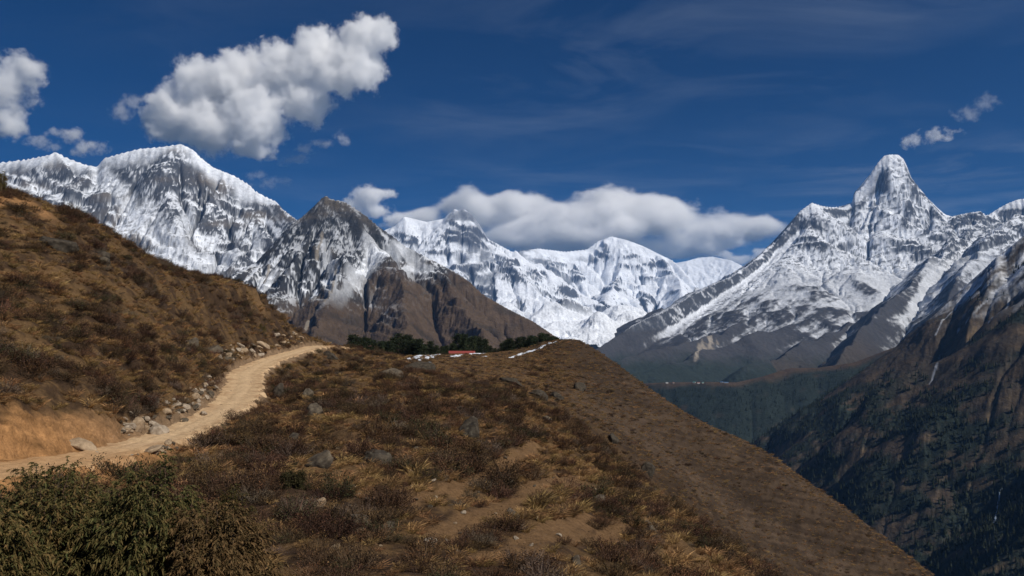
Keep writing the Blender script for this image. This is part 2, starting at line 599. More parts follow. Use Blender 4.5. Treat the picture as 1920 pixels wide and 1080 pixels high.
# ---- left massif, broad snow crest
def left_massif():
    rng = random.Random(11)
    C = [(-420, 330, 9000), (-200, 300, 8900), (-60, 308, 8800), (0, 305, 8700), (50, 299, 8650), (90, 291, 8600), (105, 285, 8600), (125, 296, 8600),
         (160, 309, 8600), (182, 313, 8550), (195, 297, 8500), (230, 287, 8450), (262, 279, 8400), (300, 276, 8350), (340, 270, 8350),
         (362, 281, 8350), (378, 297, 8350), (400, 314, 8330), (440, 330, 8300), (468, 347, 8250), (478, 358, 8200), (500, 370, 8150),
         (518, 378, 8100), (530, 392, 8000), (548, 406, 7900), (565, 418, 7800), (600, 450, 7700), (700, 540, 7500)]
    m = Massif(-42, -5, 3200, 10500, 640, 560)
    m.warp(70, 700, 3)
    c = cols(C)
    m.ridge(c, 1.35, 0.62, 900, True)
    spurs = [[(105, 288, 8580), (150, 350, 8200), (230, 430, 7700), (330, 500, 7100), (420, 580, 6500)],
             [(340, 272, 8330), (345, 330, 8050), (370, 380, 7800), (400, 425, 7600), (440, 470, 7200), (470, 520, 6700)],
             [(478, 358, 8180), (480, 400, 7900), (500, 440, 7600), (520, 490, 7200), (520, 540, 6700)],
             [(195, 297, 8480), (215, 340, 8250), (270, 400, 7950), (310, 455, 7600)],
             [(548, 406, 7880), (545, 450, 7500), (540, 500, 7100), (530, 560, 6500)]]
    for s in spurs:
        q = cols(s)
        m.ridge(q, 1.15, 0.7, 500)
        m.children(q, rng, 420, 800, 0.95, 0, 1.15, 0.75, 300, 2)
    m.children(c[2:-2], rng, 380, 1300, 0.95, 1, 1.25, 0.8, 400, 2)
    m.erode(8, 0.07, 2, 45, 300, 1000, 1.0, 1)
    ledges(m, 210, 0.55, 0.45, 2)
    ledges(m, 80, 0.5, -0.3, 5)
    detail(m, 17, 150, 1, 0.06, 350, 0.8)
    m.fit_skyline(sky_of(C))
    m.finish()
    s = snow_rock(m, 0.42, 0.44, 0.76, 2, 480, 0.75, 0.012)
    top = sstep(250, 20, m.D + 160 * fbm(m.wx / 300, m.wy / 300, 4, 6))
    s = np.maximum(s, top * (m.H > 1500))
    for q, w0, w1 in (([(185, 330), (240, 390), (300, 440), (350, 480)], 75, 110), ([(430, 480), (400, 505), (370, 520)], 150, 190),
                      ([(330, 425), (320, 470), (310, 500)], 120, 160), ([(350, 410), (330, 440)], 60, 90), ([(400, 320), (450, 340)], 140, 110),
                      ([(480, 430), (485, 480)], 30, 60)):
        s = np.maximum(s, m.stroke(q, w0, w1) * (0.75 + 0.25 * s))
    fleck = sstep(0.05, 0.25, fbm((m.wx + m.H) / 70, (m.wy - m.H) / 70, 5, 6, 0.7) + 0.12 * m.gully)
    s = np.maximum(s, fleck * 0.8 * (0.35 + 0.65 * sstep(-0.15, 0.15, fbm(m.wx / 600, (m.wy + m.H) / 600, 3, 9))))
    s = s * (1 - 0.75 * sstep(0.08, 0.30, fbm((m.wx - m.H) / 95, (m.wy + m.H) / 60, 5, 7, 0.68) - 0.10 * m.gully) * sstep(120, 300, m.D))
    low = sstep(640, 420, m.H + 260 * fbm(m.X / 600, m.Y / 600, 5, 4))
    rock = lerp(np.broadcast_to(ROCK, m.X.shape + (3,)), ROCK_WARM, sstep(-0.1, 0.4, fbm(m.X / 900, m.H / 300, 4, 8)))
    ground = lerp(rock, GRASS, low)
    ground = lerp(ground, np.broadcast_to(SNOW, ground.shape), s * (1 - low * 0.9))
    o = link("mountain", grid_mesh("mountain", m.X, m.Y, m.H, rgba(ground)), mat_mountain)
    tag(o, "broad snow capped mountain with grey rock face under the big cloud", "mountain", kind='structure')
    return m


# ---- middle mountain, dark pointed top, brown lower spur
def middle_mountain():
    rng = random.Random(5)
    C = [(380, 560, 4300), (440, 512, 4700), (480, 492, 4900), (520, 448, 5150), (545, 420, 5300), (565, 408, 5350), (585, 390, 5350), (600, 375, 5300), (610, 367, 5300), (622, 374, 5280),
         (645, 378, 5250), (662, 388, 5220), (690, 408, 5200), (710, 425, 5150), (735, 442, 5120), (760, 462, 5100), (800, 482, 5050), (850, 508, 5000),
         (880, 528, 4950), (905, 552, 4900), (950, 578, 4850), (1000, 603, 4800), (1040, 630, 4750), (1100, 668, 4700), (1200, 740, 4600)]
    m = Massif(-31, 14, 2200, 7000, 720, 520)
    m.warp(45, 450, 5)
    c = cols(C)
    m.ridge(c, 1.25, 0.75, 420, True)
    main_spur = cols([(650, 382, 5240), (690, 440, 5000), (735, 490, 4700), (760, 560, 4250), (760, 640, 3700)])
    sp = [main_spur, cols([(610, 370, 5290), (590, 420, 5100), (560, 470, 4850), (520, 540, 4400), (470, 600, 4000)]),
          cols([(540, 425, 5280), (490, 490, 4900), (440, 540, 4500), (400, 600, 4100)]),
          cols([(800, 484, 5030), (850, 545, 4600), (900, 610, 4100), (930, 680, 3700)]),
          cols([(690, 440, 5000), (650, 480, 4700), (600, 590, 4000), (590, 660, 3600)])]
    for q in sp:
        m.ridge(q, 1.05, 0.75, 300)
        m.children(q, rng, 300, 520, 0.85, 0, 1.1, 0.8, 200, 2)
    m.children(c[2:-2], rng, 260, 650, 0.9, 1, 1.2, 0.8, 250, 2)
    m.erode(8, 0.06, 2, 28, 150, 600, 1.0, 2)
    ledges(m, 90, 0.7, 0.4, 3)
    ledges(m, 36, 0.5, -0.3, 6)
    detail(m, 15, 110, 4, 0.6, 250, 0.8)
    m.fit_skyline(sky_of(C))
    m.finish()
    zl = m.H + 130 * fbm(m.X / 420, m.Y / 420, 5, 4)
    s = snow_rock(m, 0.36, 0.50, 0.80, 5, 260, 0.55, 0.02)
    dark_top = sstep(560, 700, zl)
    s = s * (1 - 0.45 * dark_top)
    for q, w0, w1 in (([(600, 455), (625, 490), (618, 540), (600, 575), (580, 600)], 36, 26), ([(700, 470), (680, 520), (630, 560), (590, 590)], 55, 20),
                      ([(740, 470), (700, 500), (660, 530)], 80, 70), ([(760, 470), (800, 510)], 70, 40), ([(500, 520), (490, 560)], 60, 30),
                      ([(690, 440), (700, 470), (720, 480)], 70, 70)):
        s = np.maximum(s, m.stroke(q, w0, w1) * (0.55 + 0.6 * s))
    fleck = sstep(0.06, 0.26, fbm((m.wx + m.H) / 50, (m.wy - m.H) / 50, 5, 6, 0.7) + 0.12 * m.gully)
    s = np.maximum(s, fleck * 0.75 * (1 - 0.55 * sstep(700, 860, m.H)))
    right = sstep(-1150, -800, m.X + 0.35 * (m.Y - 4800))
    low = np.maximum(sstep(330, 150, zl), right * sstep(520, 380, zl))
    bare = sstep(0.05, 0.35, fbm(m.X / 260, m.Y / 260 + m.H / 120, 5, 7)) * 0.75
    rock = lerp(np.broadcast_to(ROCK * 0.55, m.X.shape + (3,)), ROCK_WARM * 0.6, sstep(0, 0.4, fbm(m.X / 500, m.H / 200, 4, 8)))
    brown = lerp(np.broadcast_to(GRASS, rock.shape), HEATH * 0.72, bare)
    ground = lerp(rock, brown, low)
    s = s * (1 - low * 0.96) * sstep(60, 260, zl)
    ground = lerp(ground, np.broadcast_to(SNOW * 0.92, ground.shape), s)
    for q, w in (([(628, 500), (620, 540), (600, 575), (575, 610), (570, 625)], 9), ([(505, 500), (495, 530), (470, 560)], 12), ([(600, 440), (590, 470)], 10)):
        ground = lerp(ground, np.broadcast_to(SCREE * 0.8, ground.shape), m.stroke(q, w) * 0.8)
    o = link("mountain", grid_mesh("mountain", m.X, m.Y, m.H, rgba(ground)), mat_mountain)
    tag(o, "nearer mountain with a dark pointed top and brown lower slopes behind the trees", "mountain", kind='structure')
    return m


# ---- white wall at the head of the valley
def snow_wall():
    rng = random.Random(21)
    C = [(620, 470, 17500), (700, 440, 17500), (740, 424, 17400), (758, 406, 17300), (775, 410, 17300), (800, 416, 17300), (832, 410, 17200), (842, 400, 17200), (852, 392, 17200), (862, 395, 17200), (870, 392, 17200), (884, 402, 17300),
         (898, 420, 17600), (915, 448, 18200), (960, 472, 19200), (1010, 466, 20000), (1060, 472, 20600), (1100, 468, 21000), (1122, 452, 21200), (1146, 443, 21300), (1158, 446, 21300),
         (1175, 450, 21300), (1205, 461, 21200), (1235, 476, 21000), (1260, 488, 20800), (1275, 500, 20300), (1300, 530, 19500), (1330, 560, 18500), (1400, 620, 17500)]
    m = Massif(-16, 22, 9500, 23500, 760, 460)
    m.warp(120, 1500, 2)
    c = cols(C)
    m.ridge(c, 1.2, 0.7, 1500, True)
    for s in ([(868, 386, 17150), (900, 450, 16600), (960, 500, 16000), (1010, 540, 15200), (1050, 580, 14200)],
              [(758, 408, 17200), (790, 470, 16600), (850, 500, 16000), (920, 560, 15000)],
              [(1150, 434, 21200), (1165, 490, 20200), (1150, 530, 19000), (1140, 570, 17500)],
              [(1235, 478, 20900), (1270, 520, 19500), (1280, 550, 18200)]):
        q = cols(s)
        m.ridge(q, 1.0, 0.75, 700)
        m.children(q, rng, 700, 1100, 0.85, 0, 1.1, 0.75, 500, 2)
    m.children(c[1:-1], rng, 600, 2200, 0.82, 1, 1.15, 0.78, 700, 2)
    # glacier floor and moraine humps at the foot
    for s, z in (([(900, 570, 12500), (1000, 590, 12300), (1060, 572, 12200), (1130, 585, 12400), (1200, 570, 13000)], 0.45),
                 ([(940, 600, 11200), (1020, 612, 11000), (1100, 600, 11000), (1180, 610, 11200)], 0.35),
                 ([(980, 632, 10300), (1080, 640, 10000), (1160, 640, 10000)], 0.3)):
        m.ridge(cols(s), z, z, 500)
    m.erode(8, 0.06, 2, 28, 460, 1900, 1.0, 3, 0.3, 350)
    ledges(m, 330, 0.7, 0.3, 1)
    detail(m, 38, 330, 3, 0.2, 700, 0.6)
    m.fit_skyline(sky_of(C))
    m.finish()
    s = snow_rock(m, 0.80, 0.42, 0.72, 7, 800, 0.55, 0.008)
    s = np.maximum(s, 0.9 * sstep(900, 500, m.H + 200 * fbm(m.X / 900, m.Y / 900, 4, 1)) * (0.55 + 0.45 * sstep(-0.25, 0.1, fbm(m.X / 500, m.Y / 250, 5, 3))))
    s = np.maximum(s, sstep(500, 100, m.D))
    rocky = m.stroke([(870, 410), (890, 450), (900, 500)], 420, 500) + m.stroke([(990, 480), (1040, 505), (1070, 530)], 350, 260)
    s = s * (1 - 0.8 * np.clip(rocky, 0, 1) * sstep(-0.3, 0.15, fbm(m.wx / 300, m.H / 200, 5, 9)))
    rock = np.broadcast_to(ROCK * 1.25, m.X.shape + (3,))
    ground = lerp(rock, np.broadcast_to(SNOW * 1.03, rock.shape), s)
    o = link("mountain", grid_mesh("mountain", m.X, m.Y, m.H, rgba(ground)), mat_mountain)
    tag(o, "white snow wall at the head of the valley below the long cloud", "mountain", kind='structure')
    # the rounded snow dome still farther back
    m = Massif(8, 24, 20500, 29500, 260, 160)
    C2 = [(1200, 530, 24500), (1250, 496, 25000), (1285, 490, 25000), (1310, 483, 25500), (1335, 481, 25500), (1370, 488, 25000), (1395, 500, 24500), (1430, 520, 24000), (1500, 560, 24000)]
    m.warp(150, 2000, 1)
    m.ridge(cols(C2), 0.55, 0.5, 2000, True)
    detail(m, 200, 1500, 6, 0.05, 900)
    m.fit_skyline(sky_of(C2))
    m.finish()
    s = 0.93 + 0 * m.X
    s = np.where(snow_rock(m, 1.1, 0.5, 0.8, 2, 900) < 0.3, 0.6, s)
    ground = lerp(np.broadcast_to(ROCK, m.X.shape + (3,)), np.broadcast_to(SNOW * 1.05, m.X.shape + (3,)), s)
    o = link("mountain", grid_mesh("mountain", m.X, m.Y, m.H, rgba(ground)), mat_mountain)
    tag(o, "rounded pure white snow dome farthest back, right of the snow wall", "mountain", kind='structure')


# ---- the tall tooth on the right with its long left ridge
def tooth_peak():
    rng = random.Random(8)
    C = [(980, 760, 7000), (1060, 700, 7800), (1110, 655, 8400), (1160, 626, 8900), (1200, 602, 9200), (1250, 578, 9500), (1290, 555, 9800), (1330, 535, 10100), (1370, 514, 10400), (1400, 494, 10700),
         (1425, 476, 10900), (1450, 452, 11200), (1470, 430, 11300), (1484, 414, 11400), (1500, 396, 11500), (1522, 380, 11600), (1540, 386, 11700), (1560, 389, 11800),
         (1580, 386, 11900), (1598, 380, 12000), (1601, 362, 12020), (1615, 346, 12050), (1632, 326, 12100), (1646, 305, 12150), (1658, 292, 12200), (1668, 290, 12200), (1684, 290, 12200), (1694, 298, 12200),
         (1702, 315, 12200), (1708, 332, 12200), (1722, 350, 12200), (1740, 372, 12200), (1758, 390, 12200), (1772, 402, 12200), (1785, 406, 12200), (1792, 404, 12200), (1815, 399, 12200), (1838, 396, 12200), (1850, 404, 12100), (1858, 400, 12000),
         (1870, 392, 12000), (1890, 381, 12000), (1908, 374, 12000), (1940, 372, 12000), (2000, 350, 12000), (2120, 330, 12000)]
    m = Massif(1, 41, 4600, 14500, 760, 620)
    m.warp(55, 600, 4)
    c = cols(C)
    m.ridge(c, 1.75, 0.42, 1150, True)
    # the peak's own buttresses
    spurs = [([(1664, 291, 12190), (1655, 340, 11950), (1640, 390, 11700), (1610, 440, 11300), (1575, 480, 10900)], 1.5, 0.6),
             ([(1690, 296, 12190), (1690, 345, 11900), (1720, 395, 11600), (1740, 430, 11350), (1720, 480, 10800)], 1.5, 0.6),
             ([(1522, 382, 11590), (1512, 430, 11200), (1500, 490, 10700), (1470, 540, 10100), (1420, 590, 9300), (1340, 630, 8400), (1230, 660, 7600), (1120, 690, 6900)], 0.95, 0.42),
             ([(1600, 382, 11980), (1590, 420, 11700), (1560, 470, 11200)], 1.3, 0.6),
             ([(1690, 500, 10500), (1620, 545, 9800), (1540, 590, 9000), (1440, 622, 8200), (1340, 650, 7500), (1240, 690, 6700), (1170, 715, 6200)], 0.62, 0.36),
             ([(1780, 408, 12150), (1775, 450, 11300), (1730, 520, 10200), (1660, 575, 9000), (1580, 615, 8000), (1480, 655, 7000), (1400, 690, 6200)], 0.75, 0.4),
             ([(1858, 402, 11950), (1800, 445, 10200), (1740, 490, 9000), (1690, 550, 8000), (1640, 590, 7200), (1600, 640, 6500), (1560, 690, 5900)], 1.05, 0.6),
             ([(1960, 380, 9800), (1880, 420, 9000), (1830, 470, 8200), (1790, 530, 7400), (1760, 590, 6600), (1720, 650, 6000)], 1.05, 0.6)]
    for s, s1, s2 in spurs:
        q = cols(s)
        m.ridge(q, s1, s2, 500)
        m.children(q, rng, 480, 650, s2 + 0.28, 0, s1, s2 + 0.05, 300, 2 if s1 > 0.7 else 1)
    m.children(c[10:-2], rng, 320, 900, 1.15, 1, 1.5, 0.8, 350, 2)
    w = 0.35 + 0.65 * sstep(500, 1300, m.H)
    h0 = m.H.copy()
    m.erode(8, 0.058, 2, 36, 260, 900, 1.0, 4)
    ledges(m, 170, 0.6, -0.3, 4)
    ledges(m, 62, 0.5, 0.3, 7)
    detail(m, 19, 150, 7, 0.25, 400, 0.8)
    m.H = (h0 + (m.H - h0) * w).astype(np.float32)
    m.fit_skyline(sky_of(C[2:]), 0.035, 5)
    # shelf with the village and the steep wood below it
    zl = m.H + 60 * fbm(m.X / 500, m.Y / 500, 4, 2)
    m.finish()
    s = snow_rock(m, 0.44 + 0.36 * sstep(1900, 2300, m.H), 0.42, 0.74, 1, 420, 0.5, 0.012)
    s = np.maximum(s, sstep(190, 40, m.D + 100 * fbm(m.wx / 250, m.wy / 250, 4, 6)) * (m.H > 2150))
    for q, w0, w1 in (([(1640, 440), (1610, 490), (1570, 510)], 330, 300), ([(1560, 490), (1600, 520), (1640, 500)], 200, 200),
                      ([(1680, 310), (1685, 350), (1680, 400), (1650, 440)], 150, 160), ([(1730, 380), (1760, 400)], 80, 60),
                      ([(1540, 400), (1560, 420), (1590, 440)], 110, 110)):
        s = np.maximum(s, m.stroke(q, w0, w1) * sstep(-0.45, 0.0, fbm(m.wx / 130, m.wy / 130 + m.H / 130, 4, 3)))
    fleck = sstep(0.02, 0.22, fbm((m.wx + m.H) / 85, (m.wy - m.H) / 85, 5, 6, 0.7) + 0.10 * m.gully)
    s = np.maximum(s, fleck * 0.8 * sstep(100, 400, m.H) * (0.35 + 0.65 * sstep(-0.1, 0.2, fbm(m.wx / 500, (m.wy + m.H) / 500, 3, 9))))
    s = s * (1 - 0.9 * sstep(0.08, 0.26, fbm((m.wx - m.H) / 110, (m.wy + m.H) / 70, 5, 7, 0.68) - 0.10 * m.gully) * sstep(80, 240, m.D))
    # dusting on the long lower slopes
    dn = 0.6 * fbm((m.wx * 0.8 + m.wy * 0.6) / 800, (m.wy * 0.8 - m.wx * 0.6) / 120, 7, 5, 0.68) + 0.5 * fbm(m.wx / 90, m.wy / 90, 4, 2, 0.6)
    dust = sstep(-0.16, 0.30, dn + np.clip(m.hol2 * 0.012, -0.35, 0.35) + (zl - 380) / 1000)
    lowz = sstep(1150, 800, zl + 900 * sstep(520, 160, m.D) * (m.X < 4600) * sstep(-100, 300, m.H))
    s = s * (1 - lowz) + lowz * dust * 0.72 * sstep(-60, 160, zl + 160 * dn)
    rock = lerp(np.broadcast_to(ROCK * 0.95, m.X.shape + (3,)), rgb(0.050, 0.048, 0.050), lowz * 0.85)
    ground = lerp(rock, FOREST * 1.1, sstep(-40, -190, zl + 90 * dn))
    ground = lerp(ground, np.broadcast_to(SNOW, ground.shape), s)
    nearb = sstep(7600, 6900, m.R) * (m.X > 2200)
    ground = lerp(ground, np.broadcast_to(HEATH, ground.shape), nearb * 0.9 * sstep(330, 180, zl))
    ground = lerp(ground, np.broadcast_to(SCREE, ground.shape), m.stroke([(1336, 638), (1318, 652), (1304, 676)], 75, 22) * sstep(-0.35, 0.1, fbm(m.wx / 60, m.wy / 160, 4, 3)) * 0.8)
    o = link("mountain", grid_mesh("mountain", m.X, m.Y, m.H, rgba(ground)), mat_mountain)
    tag(o, "tall tooth shaped snow peak with a long ridge falling to the left", "mountain", kind='structure')
    return m


# ---- shelf above the gorge
def gorge_shelf():
    m = Massif(-4, 30, 2600, 6600, 460, 260)
    m.warp(60, 500, 6)
    C = [(1040, 712, 5900), (1140, 716, 5700), (1200, 719, 5500), (1260, 717, 5350), (1320, 716, 5200), (1380, 717, 5100), (1430, 706, 5100), (1480, 690, 5150), (1530, 690, 5100), (1600, 680, 5000), (1680, 650, 5000), (1800, 620, 5000)]
    c = cols(C)
    m.ridge(c, 0.30, 0.85, 160, True)
    rng = random.Random(3)
    m.children(c, rng, 230, 700, 0.72, 1, 0.9, 0.75, 300, 1)
    m.erode(3, 0.016, 2, 20, 70, 600, 0.8, 5)
    detail(m, 4, 90, 2, 0.1, 200)
    m.fit_skyline(sky_of(C))
    m.finish()
    n = fbm(m.X / 170, m.Y / 170 + m.H / 120, 5, 4)
    m.wood = sstep(0.3, 0.0, n) * sstep(60, 140, m.D) * (m.R < 5600)
    open_ = np.maximum(sstep(110, 20, m.D + 60 * n), sstep(0.22, 0.5, n) * 0.5)
    ground = lerp(np.broadcast_to(FOREST, m.X.shape + (3,)), GRASS * 0.8, open_)
    o = link("hillside", grid_mesh("hillside", m.X, m.Y, m.H, rgba(ground)), mat_slope)
    tag(o, "dark wooded shelf above the gorge with a village on its edge", "hillside", kind='structure')
    return m


# ---- steep dark valley side on the right
def right_slope():
    m = Massif(4, 47, 950, 5600, 680, 520)
    m.warp(45, 380, 1)
    C = [(2100, 325, 3450), (2000, 388, 3460), (1920, 442, 3480), (1880, 474, 3500), (1850, 500, 3530), (1800, 545, 3600), (1750, 590, 3650), (1720, 618, 3680), (1690, 642, 3700), (1640, 680, 3750),
         (1600, 706, 3800), (1550, 740, 3900), (1500, 772, 4000), (1450, 802, 4100), (1400, 836, 4200), (1330, 880, 4300), (1200, 960, 4400)]
    c = cols(C)
    m.ridge(c, 0.95, 0.85, 500)
    rng = random.Random(14)
    top = [np.array(q, float) for q in ((2950, 3500, 1050), (2930, 2900, 1035), (2880, 2200, 1010), (2900, 1500, 1020), (2900, 500, 1040), (2900, -600, 1040))]
    m.ridge(top, 0.92, 0.9, 900, True)
    m.children(top, rng, 380, 1500, 0.82, 1, 0.98, 0.88, 300, 2, 0.22)
    m.children(c[1:-2], rng, 500, 500, 0.85, 1, 1.0, 0.9, 300, 1, 0.5)
    m.erode(4, 0.022, 2, 18, 80, 620, 0.8, 6)
    detail(m, 6, 90, 8, 0.3, 200, 0.6)
    m.fit_skyline(sky_of(C), 0.07, 5)
    m.finish()
    n = fbm(m.wx / 240, m.wy / 240 + m.H / 160, 6, 4, 0.58)
    n2 = fbm(m.wx / 60, m.wy / 60 + m.H / 50, 5, 9, 0.6)
    z = m.H + 160 * n
    g = lerp(np.broadcast_to(HEATH * 1.2, m.X.shape + (3,)), rgb(0.085, 0.062, 0.042), sstep(0.0, 0.3, n2 + 0.4 * n))
    wood = np.clip(sstep(-20, -260, z) * sstep(0.25, -0.1, n + 0.5 * n2) + sstep(-0.15, -0.4, n), 0, 1)
    m.wood = wood
    g = lerp(g, np.broadcast_to(FOREST * 1.2, g.shape), wood)
    crag = sstep(0.70, 0.52, m.nz) * sstep(-0.1, 0.35, n2) * (1 - 0.6 * wood)
    g = lerp(g, np.broadcast_to(rgb(0.22, 0.165, 0.10), g.shape), crag * 0.6 * sstep(0.08, 0.34, fbm(m.wx / 700, m.wy / 700, 3, 8) + 0.5 * n2))
    dn = fbm((m.wx + m.H * 0.5) / 220, (m.wy) / 60, 5, 2, 0.6)
    snow = sstep(130, 330, z + 160 * dn) * sstep(-0.35, 0.25, dn + 0.3 * n2) * 0.85
    g = lerp(g, np.broadcast_to(SNOW, g.shape), snow)
    for q in ([(1850, 560), (1820, 590), (1790, 620)], [(1895, 560), (1870, 590), (1855, 610)], [(1800, 560), (1770, 600), (1750, 625)], [(1760, 690), (1745, 720)]):
        g = lerp(g, np.broadcast_to(SNOW * 0.8, g.shape), m.stroke(q, 5, 3) * 0.55)
    o = link("hillside", grid_mesh("hillside", m.X, m.Y, m.H, rgba(g)), mat_slope)
    tag(o, "steep dark valley side on the right with woods and tawny crags", "hillside", kind='structure')
    return m


M_LEFT = left_massif()
M_MID = middle_mountain()
snow_wall()
M_TOOTH = tooth_peak()
M_SHELF = gorge_shelf()
M_RIGHT = right_slope()


# the valley bottom: one sheet out past everything
def valley_floor():
    a = np.linspace(0, 2 * math.pi, 97); r = np.exp(np.linspace(math.log(300), math.log(60000), 60))
    A, R = np.meshgrid(a, r, indexing='ij')
    X = R * np.sin(A); Y = R * np.cos(A)
    Z = -1100 + 60 * fbm(X / 900, Y / 900, 4, 1)
    g = np.broadcast_to(FOREST, X.shape + (3,))
    o = link("valley_floor", grid_mesh("valley_floor", X, Y, Z, rgba(g)), mat_mountain)
    tag(o, "dark valley floor far below the hillside", "ground", kind='structure')


valley_floor()

# ------------------------------------------------------------------ the near hill, its path and the far crest
ROAD_PX = [(-700, 935, 17, 2.0), (-420, 918, 18, 2.1), (-220, 900, 20, 2.2), (-60, 882, 23, 2.2), (60, 868, 26.5, 2.1), (140, 857, 29.5, 1.7), (215, 844, 33.5, 1.45), (300, 818, 40, 1.4), (385, 785, 49, 1.4),
           (440, 748, 61, 1.65), (458, 718, 74, 1.8), (462, 697, 87, 1.9), (505, 675, 103, 1.8), (560, 658, 122, 1.8), (606, 648, 142, 1.8), (650, 655, 165, 2.0), (700, 668, 190, 1.5)]


def spline(pts, n):
    pts = np.array(pts, dtype=float)
    t = np.arange(len(pts))
    out = []
    for u in np.linspace(0, len(pts) - 1, n):
        i = min(int(u), len(pts) - 2); f = u - i
        p0 = pts[max(i - 1, 0)]; p1 = pts[i]; p2 = pts[i + 1]; p3 = pts[min(i + 2, len(pts) - 1)]
        out.append(0.5 * ((2 * p1) + (-p0 + p2) * f + (2 * p0 - 5 * p1 + 4 * p2 - p3) * f * f + (-p0 + 3 * p1 - 3 * p2 + p3) * f ** 3))
    return np.array(out)


ROAD = spline([tuple(P(a, b, Y)) + (hw,) for a, b, Y, hw in ROAD_PX], 240)      # x, y, z, half width

CTRL = []                                                                        # (azimuth, ln r, tan elevation)


def ctl(px, py, Y):
    p = P(px, py, Y)
    r = math.hypot(p[0], p[1])
    CTRL.append((math.atan2(p[0], p[1]), math.log(r), p[2] / r))


for q in [
    # by the camera
    (-700, 1080, 5), (-300, 1150, 8), (100, 1130, 10.5), (300, 1130, 11), (600, 1090, 13), (960, 1085, 16), (1200, 1085, 22), (1320, 1090, 30),
    (1500, 1300, 16), (1800, 1500, 12), (2300, 1700, 9), (960, 1500, 4.2), (400, 1500, 4), (1400, 1550, 5), (-900, 1400, 3.5),
    # near spur
    (560, 960, 21), (680, 960, 22), (800, 960, 23), (960, 960, 27), (1100, 960, 33), (1195, 960, 40), (1120, 1020, 26), (1270, 1020, 35),
    (480, 880, 28), (600, 870, 30), (750, 870, 33), (900, 870, 37), (1040, 870, 47), (1130, 870, 58),
    (560, 780, 48), (700, 780, 50), (880, 800, 45), (960, 770, 62), (1050, 775, 85),
    (560, 715, 76), (640, 722, 74), (720, 726, 78), (850, 724, 95), (950, 720, 135), (1000, 695, 190),
    (650, 668, 120), (700, 688, 118), (760, 698, 118), (640, 700, 90),
    (800, 680, 205), (830, 668, 250), (870, 664, 300), (905, 663, 310), (960, 672, 270), (1000, 660, 292), (1040, 643, 305), (1080, 638, 315),
    (700, 672, 250), (640, 672, 240),
    # far right face of the crest
    (1100, 700, 240), (1200, 765, 200), (1150, 790, 150), (1300, 850, 170), (1200, 850, 120), (1250, 950, 105), (1400, 1000, 130), (1500, 1085, 118), (1330, 930, 140), (1350, 1080, 90), (1600, 1085, 140),
    (1130, 666, 292), (1200, 715, 268), (1260, 757, 250), (1300, 784, 240), (1350, 815, 228), (1400, 831, 215), (1450, 857, 208), (1500, 893, 200), (1560, 935, 190), (1600, 966, 184), (1680, 1025, 175), (1750, 1080, 168), (1850, 1160, 160), (2000, 1300, 150), (2300, 1550, 140),
    # left hill
    (-500, 250, 62), (-300, 290, 66), (-100, 335, 70), (0, 354, 73), (50, 362, 76), (100, 388, 79), (150, 412, 82), (200, 440, 86), (250, 470, 90), (300, 494, 95), (350, 517, 100), (400, 537, 105), (450, 553, 111), (490, 570, 116), (530, 590, 121), (556, 608, 127),
    (0, 770, 29.5), (0, 700, 34), (0, 600, 43), (0, 500, 53), (0, 420, 63), (-300, 800, 20), (-300, 600, 30), (-300, 420, 46),
    (150, 760, 37), (180, 690, 43), (180, 600, 52), (170, 500, 65), (300, 740, 50), (320, 660, 60), (320, 570, 78), (390, 690, 68), (430, 620, 90), (480, 620, 105), (520, 640, 114),
]:
    ctl(*q)
for i in range(0, 230, 9):
    x, y, z, hw = ROAD[i]
    r = math.hypot(x, y)
    CTRL.append((math.atan2(x, y), math.log(r), z / r))
# behind the skylines the ground rolls over and drops
for px, py, Y, k1, e1, k2, e2 in [(-300, 290, 66, 1.4, .08, 3, .22), (0, 354, 73, 1.4, .08, 3, .2), (150, 412, 82, 1.4, .08, 3, .2), (300, 494, 95, 1.35, .06, 3, .16), (400, 537, 105, 1.35, .05, 2.6, .13),
                                  (490, 570, 116, 1.3, .04, 2.4, .10), (556, 608, 127, 1.25, .02, 2.2, .07), (606, 645, 142, 1.3, .02, 1.9, .03)]:
    p = P(px, py, Y); r = math.hypot(p[0], p[1]); e = p[2] / r; a = math.atan2(p[0], p[1])
    CTRL.append((a, math.log(r * k1), e - e1)); CTRL.append((a, math.log(r * k2), e - e2)); CTRL.append((a, math.log(r * 6), e - e2 - .35))
for px, py, Y in [(1080, 638, 315), (1130, 666, 292), (1200, 715, 268), (1300, 784, 240), (1400, 831, 215), (1500, 893, 200), (1600, 966, 184), (1750, 1080, 168), (2000, 1300, 150)]:
    p = P(px, py, Y); r = math.hypot(p[0], p[1]); e = p[2] / r; a = math.atan2(p[0], p[1])
    CTRL.append((a, math.log(r * 1.25), e - .05)); CTRL.append((a, math.log(r * 1.8), e - .22)); CTRL.append((a, math.log(r * 4), e - .5))
for px, py, Y in [(660, 676, 340), (740, 674, 340), (820, 672, 345), (900, 672, 345), (960, 668, 345), (1020, 658, 345)]:
    ctl(px, py, Y)
    p = P(px, py + 22, 420); r = math.hypot(p[0], p[1]); a = math.atan2(p[0], p[1])
    CTRL.append((a, math.log(r), p[2] / r)); CTRL.append((a, math.log(r * 1.6), p[2] / r - .2)); CTRL.append((a, math.log(r * 3), p[2] / r - .5))

CTRL = np.array(CTRL)


def tps_fit(c, lam=2e-4):
    n = len(c)
    d2 = (c[:, None, 0] - c[None, :, 0]) ** 2 * 2.2 + (c[:, None, 1] - c[None, :, 1]) ** 2
    K = 0.5 * d2 * np.log(d2 + 1e-12) + lam * np.eye(n)
    Q = np.stack((np.ones(n), c[:, 0], c[:, 1]), 1)
    A = np.zeros((n + 3, n + 3)); A[:n, :n] = K; A[:n, n:] = Q; A[n:, :n] = Q.T
    return np.linalg.solve(A, np.concatenate((c[:, 2], np.zeros(3))))


TPSW = tps_fit(CTRL)


